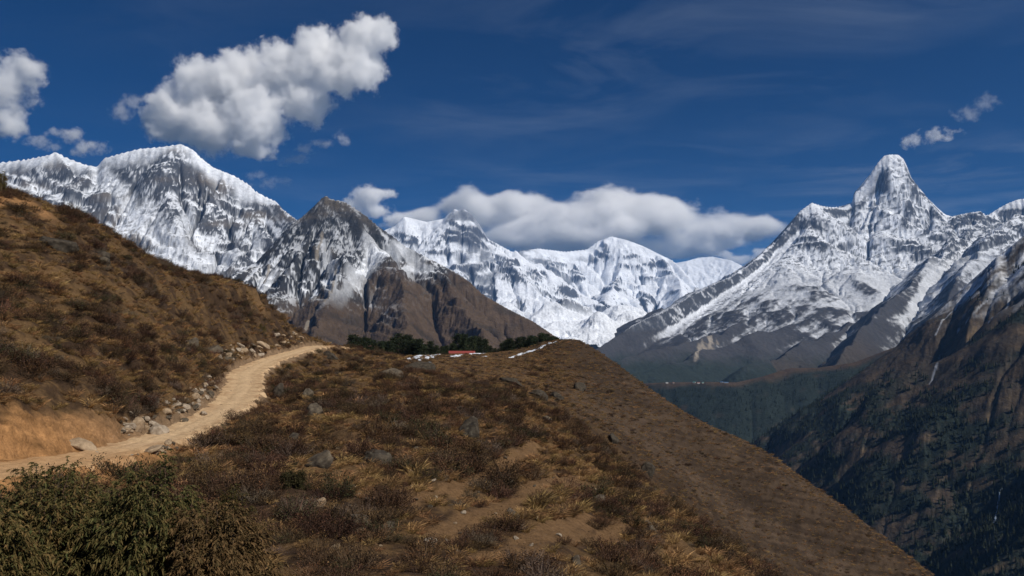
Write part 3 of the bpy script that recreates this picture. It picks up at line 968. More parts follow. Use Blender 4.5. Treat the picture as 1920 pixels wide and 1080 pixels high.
def tps_eval(a, u):
    sh = np.shape(a); a = np.ravel(a); u = np.ravel(u)
    out = np.empty(len(a))
    n = len(CTRL)
    for i in range(0, len(a), 20000):
        aa = a[i:i + 20000, None]; uu = u[i:i + 20000, None]
        d2 = (aa - CTRL[None, :, 0]) ** 2 * 2.2 + (uu - CTRL[None, :, 1]) ** 2
        out[i:i + 20000] = (0.5 * d2 * np.log(d2 + 1e-12)) @ TPSW[:n] + TPSW[n] + TPSW[n + 1] * aa[:, 0] + TPSW[n + 2] * uu[:, 0]
    return out.reshape(sh)


# the spline surface on a regular (azimuth, ln r) lattice, read back bilinearly
GA = np.linspace(math.radians(-62), math.radians(62), 300)
GU = np.linspace(math.log(2.0), math.log(900), 360)
_A, _U = np.meshgrid(GA, GU, indexing='ij')
GE = tps_eval(_A, _U)


def base_e(a, u):
    fa = np.clip((a - GA[0]) / (GA[1] - GA[0]), 0, len(GA) - 1.001); fu = np.clip((u - GU[0]) / (GU[1] - GU[0]), 0, len(GU) - 1.001)
    i = fa.astype(int); j = fu.astype(int); fa = fa - i; fu = fu - j
    return (GE[i, j] * (1 - fa) + GE[i + 1, j] * fa) * (1 - fu) + (GE[i, j + 1] * (1 - fa) + GE[i + 1, j + 1] * fa) * fu


def road_near(x, y):
    """distance to the path's middle line, its height and half width there, and which side (+ = uphill)"""
    sh = np.shape(x); x = np.ravel(x); y = np.ravel(y)
    best = np.full(x.shape, 1e9); z = np.zeros(x.shape); w = np.ones(x.shape); side = np.zeros(x.shape); along = np.zeros(x.shape)
    for i in range(len(ROAD) - 1):
        a = ROAD[i]; b = ROAD[i + 1]
        dx, dy = b[0] - a[0], b[1] - a[1]
        l2 = dx * dx + dy * dy
        t = np.clip(((x - a[0]) * dx + (y - a[1]) * dy) / l2, 0, 1)
        ex = x - a[0] - t * dx; ey = y - a[1] - t * dy
        d = ex * ex + ey * ey
        k = d < best
        best[k] = d[k]; z[k] = (a[2] + (b[2] - a[2]) * t)[k]; w[k] = (a[3] + (b[3] - a[3]) * t)[k]
        side[k] = np.sign(dx * ey - dy * ex)[k]; along[k] = (i + t)[k]
    return [q.reshape(sh) for q in (np.sqrt(best), z, w, side, along)]


def raw_z(x, y):
    r = np.hypot(x, y); a = np.arctan2(x, y); u = np.log(np.maximum(r, 2.0))
    z = base_e(a, u) * r
    k = np.clip(r / 40, 0.35, 2.2)                    # relief grows with the size of the slope it lies on
    far = sstep(90, 200, r)
    right = sstep(0.02, 0.16, a) * far
    n = 0.55 * fbm(x / 9, y / 9, 4, 1) + 0.30 * fbm(x / 2.6, y / 2.6, 4, 4) + 0.10 * fbm(x / 0.8, y / 0.8, 3, 7)
    big = 1.4 * fbm(x / 34, y / 34, 4, 9) * sstep(25, 70, r) * (0.35 + 0.65 * sstep(-0.12, -0.3, a))
    step = 0.10 * np.sin((z * 2.3 + 2.2 * fbm(x / 7, y / 7, 3, 2)) * 2.4) * sstep(20, 40, r)     # sheep terraces
    return z + n * np.clip(r / 30, 0.4, 1.2) * (1 - 0.45 * right) + big * (1 - 0.5 * right) * 0.7 + step * (1 + 1.2 * right) + right * (1.3 * ridged((x * 0.8 + y * 0.6) / 26, (y * 0.8 - x * 0.6) / 70, 4, 3) - 0.6)


def fore_z(x, y, lower=True, info=False):
    z = raw_z(x, y)
    d, rz, hw, side, al = road_near(x, y)
    n = fbm(x / 2.2, y / 2.2, 4, 3)
    edge = hw * (1 + 0.34 * n + 0.12 * fbm(x / 0.7, y / 0.7, 3, 7))
    over = np.maximum(d - edge, 0)
    steep = np.where(al < 95, 1.15, 1.5) + 0.7 * n
    up = rz + np.where(side > 0, over * steep, over * 0.55)
    dn = rz - np.where(side > 0, over * 0.3, over * (0.75 + 0.4 * n)) - 0.05
    fade = sstep(9, 5, over)
    zz = np.where(fade > 0, np.clip(z, dn, up) * fade + z * (1 - fade), z)
    bankm = sstep(0.1, 0.6, over) * sstep(3.2, 1.6, over) * (side > 0) * sstep(112, 92, al)
    zz = zz + bankm * (0.34 * fbm(x / 0.9, y / 0.9, 4, 5) + 0.22 * ridged(x / 0.6, (y + z) / 0.6, 3, 2) - 0.1)
    if lower:
        zz = zz - 0.10 * sstep(edge, edge - 0.35, d)
    if info:
        return zz, d, edge, side, al, over, z
    return zz


TRAILS = [[(770, 950, 24), (830, 925, 27), (900, 890, 33), (950, 858, 39), (1000, 830, 48)], [(820, 1005, 20), (900, 980, 24), (960, 935, 29), (1020, 905, 36), (1080, 880, 44)],
          [(920, 1060, 17.5), (980, 1020, 20.5), (1050, 975, 26), (1110, 940, 33)], [(560, 900, 27), (620, 860, 31), (680, 820, 40)], [(1060, 1030, 24), (1150, 990, 32), (1200, 965, 39)], [(790, 780, 52), (860, 765, 60), (900, 745, 72)],
          [(500, 760, 56), (540, 790, 50), (520, 770, 54)]]


def make_hill():
    na, nr = 900, 1000
    a = np.linspace(math.radians(-50), math.radians(50), na)
    r = np.exp(np.linspace(math.log(2.2), math.log(850), nr))
    A, R = np.meshgrid(a, r, indexing='ij')
    X = R * np.sin(A); Y = R * np.cos(A)
    Z, d, edge, side, al, over, z0 = fore_z(X, Y, True, True)
    # ground cover colours: bare soil, dry grass, dead heath
    n1 = fbm(X / 6, Y / 6, 5, 2, 0.6); n2 = fbm(X / 1.5, Y / 1.5, 5, 6, 0.6); n3 = fbm(X / 0.45, Y / 0.45, 3, 8)
    soil = rgb(0.165, 0.096, 0.047); straw = rgb(0.130, 0.078, 0.037); heath = rgb(0.055, 0.034, 0.021)
    g = lerp(np.broadcast_to(straw, X.shape + (3,)), heath, sstep(-0.22, 0.18, n1 * 0.8 + n2 * 0.7 + n3 * 0.35))
    g = lerp(g, np.broadcast_to(soil, g.shape), sstep(0.30, 0.52, -n1 + 0.5 * n2))
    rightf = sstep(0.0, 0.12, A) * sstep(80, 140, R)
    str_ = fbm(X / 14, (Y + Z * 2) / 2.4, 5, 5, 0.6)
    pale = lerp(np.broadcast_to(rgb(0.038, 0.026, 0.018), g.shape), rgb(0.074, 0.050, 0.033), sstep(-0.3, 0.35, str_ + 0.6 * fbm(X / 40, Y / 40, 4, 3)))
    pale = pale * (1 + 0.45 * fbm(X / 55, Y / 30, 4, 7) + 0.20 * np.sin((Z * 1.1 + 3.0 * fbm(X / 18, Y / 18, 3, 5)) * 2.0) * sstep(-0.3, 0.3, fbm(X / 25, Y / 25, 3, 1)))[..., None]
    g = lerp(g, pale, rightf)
    tm = np.zeros_like(X)
    for t in TRAILS:
        q = spline([P(*p) for p in t], 30)
        for p0, p1 in zip(q[:-1], q[1:]):
            dx, dy = p1[0] - p0[0], p1[1] - p0[1]
            tt = np.clip(((X - p0[0]) * dx + (Y - p0[1]) * dy) / (dx * dx + dy * dy + 1e-6), 0, 1)
            dd = np.hypot(X - p0[0] - tt * dx, Y - p0[1] - tt * dy)
            tm = np.maximum(tm, 1 - sstep(0.25, 0.7, dd + 0.25 * n2))
    g = lerp(g, np.broadcast_to(soil * 1.05, g.shape), tm * 0.85)
    # the cut bank and the worn edges of the path are bare earth
    wide = 0.55 + 1.9 * sstep(108, 90, al)
    bank = np.where(side > 0, sstep(wide, 0.4 * wide, over + 0.8 * n2), sstep(1.0, 0.2, over + 0.7 * n2))
    earth = lerp(np.broadcast_to(rgb(0.36, 0.185, 0.075), g.shape), rgb(0.22, 0.145, 0.085), sstep(85, 115, al + 10 * n1))
    g = lerp(g, earth * np.clip(1 + 0.25 * n3 + 0.55 * fbm(X / 1.2, (Z + 0.3 * Y) / 0.35, 4, 6) + 0.3 * n2, 0.35, 1.7)[..., None], bank * 0.95)
    # bare patch on top of the left hill
    p = P(10, 378, 70)
    g = lerp(g, np.broadcast_to(rgb(0.30, 0.16, 0.07), g.shape), sstep(4.0, 2.0, np.hypot((X - p[0]) * 0.8, Y - p[1]) + 2.2 * n1))
    m = albedo_mat("hill_ground", 0.95, 0.05, ((2.2, 0.25), (9.0, 0.25)), ((1.4, 0.25), (7.0, 0.08)))
    o = link("hillside", grid_mesh("hillside", X, Y, Z, rgba(np.clip(g, 0.004, 1))), m)
    tag(o, "near brown heath hillside with the path cut across it", "hillside", kind='structure')
    return X, Y, Z


make_hill()


def make_path():
    nu, nv = 1500, 40
    c = spline([tuple(q) for q in ROAD[::3]], nu)
    tx = np.gradient(c[:, 0]); ty = np.gradient(c[:, 1]); l = np.hypot(tx, ty)
    nx, ny = -ty / l, tx / l
    v = np.linspace(-1, 1, nv)
    W = c[:, 3] * 1.22
    X = c[:, None, 0] + nx[:, None] * v[None] * W[:, None]
    Y = c[:, None, 1] + ny[:, None] * v[None] * W[:, None]
    Zr = c[:, None, 2] + 0 * X
    rough = 0.09 * fbm(X / 1.3, Y / 1.3, 4, 6) + 0.05 * fbm(X / 0.4, Y / 0.4, 4, 2)
    rut = -0.045 * (np.exp(-((v[None] - 0.3) / 0.12) ** 2) + np.exp(-((v[None] + 0.25) / 0.14) ** 2))
    drop = 0.25 * sstep(0.78, 0.95, np.abs(v))[None] + 1.0 * sstep(0.86, 1.0, np.abs(v))[None]
    Wl = W * (1 + 0.30 * fbm(c[:, 0] / 2.2, c[:, 1] / 2.2, 4, 5)); Wr = W * (1 + 0.42 * fbm(c[:, 0] / 1.8 + 9, c[:, 1] / 1.8, 4, 8))
    WW = np.where(v[None] > 0, Wl[:, None], Wr[:, None])
    X = c[:, None, 0] + nx[:, None] * v[None] * WW
    Y = c[:, None, 1] + ny[:, None] * v[None] * WW
    Z = Zr + rough + rut - drop - 0.02
    n1 = fbm(X / 2.5, Y / 2.5, 5, 9, 0.65); n2 = fbm(X / 0.4, Y / 0.4, 4, 3)
    g = lerp(np.broadcast_to(rgb(0.56, 0.39, 0.225), X.shape + (3,)), rgb(0.40, 0.25, 0.135), sstep(-0.25, 0.35, n1 + 0.5 * n2))
    worn = np.exp(-((v[None] + 0.05) / 0.5) ** 2) + 0 * X
    g = lerp(g, np.broadcast_to(rgb(0.60, 0.44, 0.27), g.shape), 0.5 * worn * sstep(-0.3, 0.2, n1))
    g = lerp(g, np.broadcast_to(rgb(0.27, 0.165, 0.085), g.shape), 0.7 * sstep(0.05, 0.35, fbm(X / 1.6, Y / 1.6, 5, 1, 0.65)) * sstep(0.25, 0.8, np.abs(v))[None])
    near = sstep(105, 80, np.arange(nu) * 240 / nu)[:, None] + 0 * X
    g = lerp(g, np.broadcast_to(rgb(0.42, 0.22, 0.09), g.shape), near * 0.55)
    m = albedo_mat("path_dust", 0.95, 0.05, ((3.0, 0.12), (14.0, 0.15)), ((3.0, 0.10), (16.0, 0.03)))
    o = link("path", grid_mesh("path", X, Y, Z, rgba(g)), m)
    tag(o, "pale dirt path winding round the hill", "path", kind='structure')


make_path()

# ------------------------------------------------------------------ ground cover, shrubs and trees
RS = np.random.RandomState(77)
JUN = []


def plant_mat(name, rough=0.85, trans=0.25, var=0.35, hue=0.03):
    """leaf colour from the mesh, each plant a little lighter, darker, warmer or cooler"""
    m, nt, out = new_mat(name)
    N, L = nt.nodes.new, nt.links.new
    at = N("ShaderNodeAttribute"); at.attribute_name = "albedo"
    oi = N("ShaderNodeObjectInfo")
    hs = N("ShaderNodeHueSaturation")
    mr = N("ShaderNodeMapRange"); mr.inputs["To Min"].default_value = 1 - var; mr.inputs["To Max"].default_value = 1 + var
    L(oi.outputs["Random"], mr.inputs["Value"])
    mh = N("ShaderNodeMapRange"); mh.inputs["To Min"].default_value = 0.5 - hue; mh.inputs["To Max"].default_value = 0.5 + hue
    sc = N("ShaderNodeMath"); sc.operation = 'MULTIPLY'; sc.inputs[1].default_value = 7.31
    fr = N("ShaderNodeMath"); fr.operation = 'FRACT'
    L(oi.outputs["Random"], sc.inputs[0]); L(sc.outputs[0], fr.inputs[0]); L(fr.outputs[0], mh.inputs["Value"])
    L(mr.outputs[0], hs.inputs["Value"]); L(mh.outputs[0], hs.inputs["Hue"])
    L(at.outputs["Color"], hs.inputs["Color"])
    d = N("ShaderNodeBsdfPrincipled"); d.inputs["Roughness"].default_value = rough; d.inputs["Specular IOR Level"].default_value = 0.1
    L(hs.outputs[0], d.inputs["Base Color"])
    t = N("ShaderNodeBsdfTranslucent"); L(hs.outputs[0], t.inputs["Color"])
    mx = N("ShaderNodeMixShader"); mx.inputs[0].default_value = trans
    L(d.outputs[0], mx.inputs[1]); L(t.outputs[0], mx.inputs[2]); L(mx.outputs[0], out.inputs[0])
    return m


def tri_mesh(name, T, C):
    """T: (n,3,3) triangles, C: (n,3) colours"""
    n = len(T)
    col = np.repeat(np.concatenate((C, np.ones((n, 1))), 1), 3, axis=0)
    return np_mesh(name, T.reshape(-1, 3), np.arange(n * 3), np.full(n, 3), col)


def unit(v):
    return v / (np.linalg.norm(v, axis=-1, keepdims=True) + 1e-9)


def jitter_col(rs, a, b, n, dark=0.25):
    t = rs.rand(n, 1)
    c = np.array(a) * (1 - t) + np.array(b) * t
    return np.clip(c * (1 + dark * rs.randn(n, 1)), 0.003, 1)


def blades(rs, roots, tips, width):
    """thin triangles, root edge to pointed tip"""
    d = tips - roots
    s = unit(np.cross(d, rs.randn(*d.shape))) * width
    return np.stack((roots - s, roots + s, tips), 1)


def make_heath(seed, n=260, ta=(0.050, 0.032, 0.024), tb=(0.120, 0.074, 0.046), la=(0.044, 0.027, 0.017), lb=(0.120, 0.066, 0.033)):
    """dwarf shrub: wiry twigs from the root with small dead leaves along them"""
    rs = np.random.RandomState(seed)
    u = rs.rand(n) * 2 * np.pi; h = rs.rand(n) ** 0.6
    lum = 1 + 0.25 * np.sin(u * 2 + seed) + 0.2 * rs.randn(n)
    tips = np.stack((np.cos(u) * 0.5 * np.sqrt(1 - (h * 0.85) ** 2) * lum, np.sin(u) * 0.5 * np.sqrt(1 - (h * 0.85) ** 2) * lum, 0.06 + 0.40 * h * lum), 1)
    roots = tips * rs.uniform(0.45, 0.85, (n, 1)) * np.array((1.0, 1.0, 0.8))
    roots[: n // 6] *= 0.1
    T = [blades(rs, roots, tips, 0.007)]
    C = [jitter_col(rs, ta, tb, n)]
    k = n * 3
    i = rs.randint(0, n, k); t = rs.uniform(0.55, 1.02, (k, 1))
    p = roots[i] * (1 - t) + tips[i] * t + rs.randn(k, 3) * 0.02
    q = p + unit(rs.randn(k, 3) + np.array((0, 0, 0.5))) * rs.uniform(0.025, 0.055, (k, 1))
    T.append(blades(rs, p, q, 0.012))
    C.append(jitter_col(rs, la, lb, k, 0.35))
    return tri_mesh("heath_clump", np.concatenate(T), np.concatenate(C))


def make_tuft(seed, n=110):
    """tussock of dry grass leaning with the slope wind"""
    rs = np.random.RandomState(seed)
    u = rs.rand(n) * 2 * np.pi; r0 = 0.10 * np.sqrt(rs.rand(n))
    roots = np.stack((np.cos(u) * r0, np.sin(u) * r0, np.zeros(n) - 0.03), 1)
    lean = rs.uniform(0.12, 0.42, n)
    tips = roots + np.stack((np.cos(u) * lean + 0.10, np.sin(u) * lean - 0.05, rs.uniform(0.14, 0.36, n)), 1)
    mid = (roots + tips) / 2 + np.array((0, 0, 0.07))
    T = np.concatenate((blades(rs, roots, mid, 0.011), blades(rs, mid, tips, 0.010)))
    c = jitter_col(rs, (0.48, 0.295, 0.125), (0.15, 0.085, 0.037), n)
    return tri_mesh("grass_tuft", T, np.concatenate((c, c)))


def unlinked(name, meshes, mat):
    col = bpy.data.collections.new(name)
    for i, me in enumerate(meshes):
        me.materials.append(mat)
        o = bpy.data.objects.new(f"{me.name}", me)
        col.objects.link(o)
    return col


def scatter(name, pts, rot, scl, col, label, cat):
    """one stuff object: points carrying turn, size and choice, dressed with instances"""
    me = bpy.data.meshes.new(name)
    me.vertices.add(len(pts)); me.vertices.foreach_set("co", pts.astype(np.float32).ravel())
    for nm, typ, dat in (("rot", 'FLOAT_VECTOR', rot), ("scl", 'FLOAT_VECTOR', scl)):
        a = me.attributes.new(nm, typ, 'POINT'); a.data.foreach_set("vector", dat.astype(np.float32).ravel())
    a = me.attributes.new("pick", 'INT', 'POINT'); a.data.foreach_set("value", RS.randint(0, 1000, len(pts)).astype(np.int32))
    o = link(name, me)
    ng = bpy.data.node_groups.new(name, 'GeometryNodeTree')
    ng.interface.new_socket("Geometry", in_out='INPUT', socket_type='NodeSocketGeometry')
    ng.interface.new_socket("Geometry", in_out='OUTPUT', socket_type='NodeSocketGeometry')
    N, L = ng.nodes.new, ng.links.new
    gi = N("NodeGroupInput"); go = N("NodeGroupOutput")
    ip = N("GeometryNodeInstanceOnPoints")
    ci = N("GeometryNodeCollectionInfo"); ci.inputs[0].default_value = col
    ci.inputs["Separate Children"].default_value = True; ci.inputs["Reset Children"].default_value = True
    ip.inputs["Pick Instance"].default_value = True

    def att(nm, t):
        q = N("GeometryNodeInputNamedAttribute"); q.data_type = t; q.inputs["Name"].default_value = nm
        return [s for s in q.outputs if s.enabled and s.name == "Attribute"][0]
    L(gi.outputs[0], ip.inputs["Points"]); L(ci.outputs[0], ip.inputs["Instance"])
    L(att("pick", 'INT'), ip.inputs["Instance Index"])
    e2r = N("FunctionNodeEulerToRotation"); L(att("rot", 'FLOAT_VECTOR'), e2r.inputs[0]); L(e2r.outputs[0], ip.inputs["Rotation"])
    L(att("scl", 'FLOAT_VECTOR'), ip.inputs["Scale"])
    L(ip.outputs[0], go.inputs[0])
    md = o.modifiers.new("scatter", 'NODES'); md.node_group = ng
    tag(o, label, cat, kind='stuff')
    return o


def trail_dist(x, y):
    d = np.full(x.shape, 1e3)
    for t in TRAILS:
        q = spline([P(*p) for p in t], 14)
        for p0, p1 in zip(q[:-1], q[1:]):
            dx, dy = p1[0] - p0[0], p1[1] - p0[1]
            tt = np.clip(((x - p0[0]) * dx + (y - p0[1]) * dy) / (dx * dx + dy * dy + 1e-6), 0, 1)
            d = np.minimum(d, np.hypot(x - p0[0] - tt * dx, y - p0[1] - tt * dy))
    return d


def ground_points(n, dens0, rc, pw, rmin=9.5, rmax=340.0):
    r = rmin * (rmax / rmin) ** RS.rand(n)
    a = RS.uniform(math.radians(-42), math.radians(42), n)
    # log-polar draw thinned to the wanted plants per square metre
    w = r * r * np.minimum(1.0, (rc / r) ** pw)
    w /= w.max()
    k = RS.rand(n) < w
    r, a = r[k], a[k]
    return r * np.sin(a), r * np.cos(a), r, a


def ground_cover():
    hm = plant_mat("heath_leaf", 0.9, 0.12, 0.4, 0.02)
    gm = plant_mat("straw", 0.8, 0.3, 0.35, 0.015)
    heath = unlinked("heath_clumps", [make_heath(s) for s in range(5)] + [make_heath(5, 300, la=(0.026, 0.028, 0.014), lb=(0.070, 0.062, 0.028)), make_heath(6, 200, (0.09, 0.055, 0.034), (0.17, 0.11, 0.065), (0.10, 0.050, 0.024), (0.17, 0.088, 0.04)), make_heath(7, 200, (0.10, 0.075, 0.055), (0.20, 0.15, 0.11), (0.07, 0.05, 0.036), (0.13, 0.09, 0.06))], hm)
    tuft = unlinked("grass_tufts", [make_tuft(s) for s in range(5)], gm)
    for kind, n, col in (("heath", 190000, heath), ("grass", 230000, tuft)):
        x, y, r, a = ground_points(n, 3, 55, 1.35 if kind == "heath" else 1.2)
        z, d, edge, side, al, over, z0 = fore_z(x, y, True, True)
        n1 = fbm(x / 6, y / 6, 5, 2, 0.6); n2 = fbm(x / 1.5, y / 1.5, 5, 6, 0.6)
        clump = fbm(x / 3.1 + 40, y / 3.1, 3, 10, 0.5) + 0.25 * n1
        soilm = sstep(0.30, 0.52, -n1 + 0.5 * n2)
        hv = sstep(-0.22, 0.18, n1 * 0.8 + n2 * 0.7)
        bare = np.where(side > 0, over < np.where(al > 100, 0.45, 1.9) + 0.6 * n2, over < 0.55 + 0.6 * n2) & (al < 215)
        p = P(10, 378, 70)
        bare |= np.hypot((x - p[0]) * 0.8, y - p[1]) + 2.2 * n1 < 3.2
        td = trail_dist(x, y)
        bare |= td < 0.42
        bare &= ~((side > 0) & (al > 100) & (over > 0.3) & (RS.rand(len(x)) < 0.5))
        for jx, jy, jr in JUN:
            bare |= np.hypot(x - jx, y - jy) < jr * 1.05
            bare |= (np.abs(np.arctan2(x, y) - math.atan2(jx, jy)) < jr * 1.1 / math.hypot(jx, jy)) & (r < math.hypot(jx, jy)) & (r > math.hypot(jx, jy) - 2.0)
        right = sstep(0.0, 0.12, a) * sstep(80, 140, r)
        lawn = sstep(-0.155, -0.125, a) * sstep(0.06, 0.0, a) * sstep(120, 145, r)
        right = np.maximum(right, lawn * 0.97)
        near = sstep(32, 18, r)
        if kind == "heath":
            pr = (0.06 + 0.24 * hv ** 1.5 + 0.62 * sstep(-0.02, 0.2, clump)) * (1 - 0.85 * soilm) * (1 - 0.55 * right)
            s = np.minimum(np.exp(RS.randn(len(x)) * 0.45) * (0.45 + 0.55 * hv * sstep(-0.1, 0.5, n1 + 0.4)) + 0.5 * sstep(0.15, 0.4, clump), 1.75) * (1 - 0.35 * near) * np.clip(r / 120, 1.0, 1.5) * (1 - 0.45 * right * (RS.rand(len(x)) < 0.93))
            flat = RS.uniform(0.65, 1.15, len(x)) * (1 - 0.4 * right)
        else:
            pr = (1.0 - 0.35 * hv) * (1 - 0.5 * soilm) * (1 - 0.6 * sstep(0.0, 0.25, clump))
            s = np.exp(RS.randn(len(x)) * 0.3) * 0.85 * np.clip(r / 110, 1.0, 1.9) * (1 - 0.35 * near) * (1 - 0.35 * right)
            flat = RS.uniform(0.7, 1.1, len(x)) * (1 - 0.35 * right)
        k = (RS.rand(len(x)) < pr) & ~bare
        x, y, z, s, flat = x[k], y[k], z[k], s[k], flat[k]
        pts = np.stack((x, y, z - 0.03 * s), 1)
        rot = np.stack((RS.uniform(-0.2, 0.2, len(x)), RS.uniform(-0.2, 0.2, len(x)), RS.uniform(0, 6.283, len(x)) if kind == "heath" else RS.normal(0.4, 0.9, len(x))), 1)
        scl = np.stack((s, s, s * flat), 1)
        if kind == "heath":
            scatter("heath_scrub", pts, rot, scl, heath, "low dark brown heath scrub covering the near hillside", "scrub")
        else:
            scatter("dry_grass", pts, rot, scl, tuft, "tawny dry grass tufts growing among the heath", "grass")
        print(kind, len(x))



def hill_hit(px, py, r0=6.0, r1=420.0, off=0.0):
    """where the sight line through a photo point meets the near hill"""
    a, e = tan_el(px, py)
    r = np.exp(np.linspace(math.log(r0), math.log(r1), 1500))
    x, y = r * math.sin(a), r * math.cos(a)
    z = fore_z(x, y) + off
    k = np.nonzero(z / r >= e)[0]
    k = k[0] if len(k) else int((z / r).argmax())
    return np.array((x[k], y[k], z[k] - off))


def tube(path, radii, sides=6):
    """closed tapered tube: verts, quad faces"""
    path = np.array(path, float); n = len(path)
    V, F = [], []
    for i in range(n):
        t = unit(path[min(i + 1, n - 1)] - path[max(i - 1, 0)])
        u = np.cross(t, (0.31, 0.93, 0.19)); u = u / (np.linalg.norm(u) + 1e-9); v = np.cross(t, u)
        for k in range(sides):
            an = 2 * math.pi * k / sides
            V.append(path[i] + radii[i] * (math.cos(an) * u + math.sin(an) * v))
    for i in range(n - 1):
        for k in range(sides):
            F.append((i * sides + k, i * sides + (k + 1) % sides, (i + 1) * sides + (k + 1) % sides, (i + 1) * sides + k))
    return np.array(V), np.array(F)


def tubes_mesh(name, tubes, colr):
    V, F, o = [], [], 0
    for p, r in tubes:
        v, f = tube(p, r); V.append(v); F.append(f + o); o += len(v)
    V = np.concatenate(V); F = np.concatenate(F)
    c = np.tile(np.array((*colr, 1.0)), (len(V), 1)) * np.concatenate((RS.uniform(0.8, 1.2, (len(V), 3)), np.ones((len(V), 1))), 1)
    return np_mesh(name, V, F, np.full(len(F), 4), c, True)


bark_mat = albedo_mat("bark", 0.9, 0.1, ((12, 0.3),), ((20, 0.02),))
juniper_mat = plant_mat("juniper_leaf", 0.75, 0.2, 0.0, 0.0)


def juniper(name, base, height, rad, seed, label, shoots=46, per=34, ca=(0.055, 0.066, 0.022), cb=(0.135, 0.100, 0.036), tipc=(0.27, 0.15, 0.06), droop=0.55, leaf=1.0):
    rs = np.random.RandomState(seed)
    root = empty(name, base)
    tag(root, label, "shrub", "juniper shrubs below the path")
    br, T, C = [], [], []
    for i in range(shoots):
        u = rs.rand() * 2 * math.pi
        h = rs.rand() ** 0.8
        rr = rad * (1 - 0.62 * h ** 2.4) * (0.55 + 0.5 * rs.rand()) * (1 + 0.22 * math.sin(3 * u + seed))
        tip = np.array((math.cos(u) * rr, math.sin(u) * rr, height * (0.10 + 0.90 * h) * rs.uniform(0.82, 1.06)))
        mid = np.array((tip[0] * 0.55, tip[1] * 0.55, tip[2] * 0.38))
        path = [np.array((0.05 * math.cos(u), 0.05 * math.sin(u), -0.1)), mid * 0.5, mid, (mid + tip) / 2 + rs.randn(3) * 0.04, tip]
        br.append((path, [0.035, 0.026, 0.018, 0.011, 0.004]))
        # each shoot carries drooping feathered sprays, thickest towards its end
        n = per
        t = rs.uniform(0.30, 1.03, n)[:, None]
        p0 = np.where(t < 0.6, np.array(path[2]) + (np.array(path[3]) - path[2]) * (t - 0.2) / 0.4, np.array(path[3]) + (tip - path[3]) * (t - 0.6) / 0.4)
        p0 = p0 + rs.randn(n, 3) * 0.05 * rad
        ax = unit(tip - mid)
        d = unit(rs.randn(n, 3) * 0.75 + ax * 0.8 + np.array((math.cos(u), math.sin(u), 0)) * 0.6)
        L = rs.uniform(0.14, 0.30, (n, 1)) * (0.75 + 0.5 * (1 - h)) * leaf
        steps = 6
        for s in range(steps):
            f0 = s / steps; f1 = (s + 1) / steps
            a = p0 + d * L * f0 - np.array((0, 0, 1)) * L * droop * f0 ** 2
            b = p0 + d * L * f1 - np.array((0, 0, 1)) * L * droop * f1 ** 2
            w = 0.010 * leaf * (1.15 - 0.8 * f0)
            base_c = jitter_col(rs, ca, cb, n, 0.28)
            tt = (f0 ** 1.5) * rs.rand(n, 1) * (0.35 + 0.65 * h)
            cc = base_c * (1 - tt) + np.array(tipc) * tt
            T.append(blades(rs, a, b, w)); C.append(cc)
            for sg in (-1, 1):
                sd = unit(np.cross(d, rs.randn(n, 3))) * sg
                q = a + (b - a) * 0.5
                T.append(blades(rs, q, q + sd * L * 0.26 * (1 - 0.55 * f0) + (b - a) * 0.8 - np.array((0, 0, 0.10)) * L, 0.011 * leaf)); C.append(cc)
    trunk = tubes_mesh("trunk", br, (0.10, 0.07, 0.045))
    o1 = link("trunk", trunk, bark_mat, root)
    o2 = link("foliage", tri_mesh("foliage", np.concatenate(T), np.concatenate(C)), juniper_mat, root)
    return root


def jbase(px, py, Y):
    p = P(px, py, Y)
    return Vector((p[0], p[1], float(fore_z(np.array([p[0]]), np.array([p[1]]))[0]) - 0.05))


def jun(px, top, Y, rad, *args, **kw):
    b = jbase(px, 1080, Y)
    h = max(0.5, (P(px, top, Y)[2] - b.z) * 0.98)
    print("juniper", px, round(h, 2))
    JUN.append((b.x, b.y, rad))
    return juniper("juniper_shrub", b, h, rad, *args, **kw)


jun(95, 868, 10.8, 1.12, 4, "widest dark green juniper shrub, in the bottom left corner below the path", 130, 46)
jun(268, 856, 10.4, 0.78, 5, "tallest dark green juniper shrub, next to the corner one", 100, 46, (0.048, 0.060, 0.020), (0.115, 0.098, 0.034), (0.23, 0.14, 0.055))
jun(392, 940, 10.3, 0.76, 6, "low rusty brown juniper shrub right of the tallest one", 100, 44, (0.085, 0.062, 0.026), (0.14, 0.088, 0.038), (0.21, 0.115, 0.05), 0.5)
jun(432, 905, 17.5, 0.42, 7, "small dark olive juniper bush on the slope just below the path edge", 34, 34, (0.035, 0.040, 0.014), (0.09, 0.066, 0.022), (0.15, 0.085, 0.03), 0.5, 0.8)
jun(548, 880, 23.5, 0.50, 8, "small round dark green bush among brown heath, right of the junipers", 30, 30, (0.030, 0.032, 0.014), (0.06, 0.050, 0.02), (0.09, 0.06, 0.025), 0.4, 0.8)
jun(-30, 930, 9.6, 0.60, 9, "juniper shrub cut off by the left edge of the picture", 48, 40)

pine_mat = plant_mat("pine_needles", 0.8, 0.15, 0.25, 0.01)


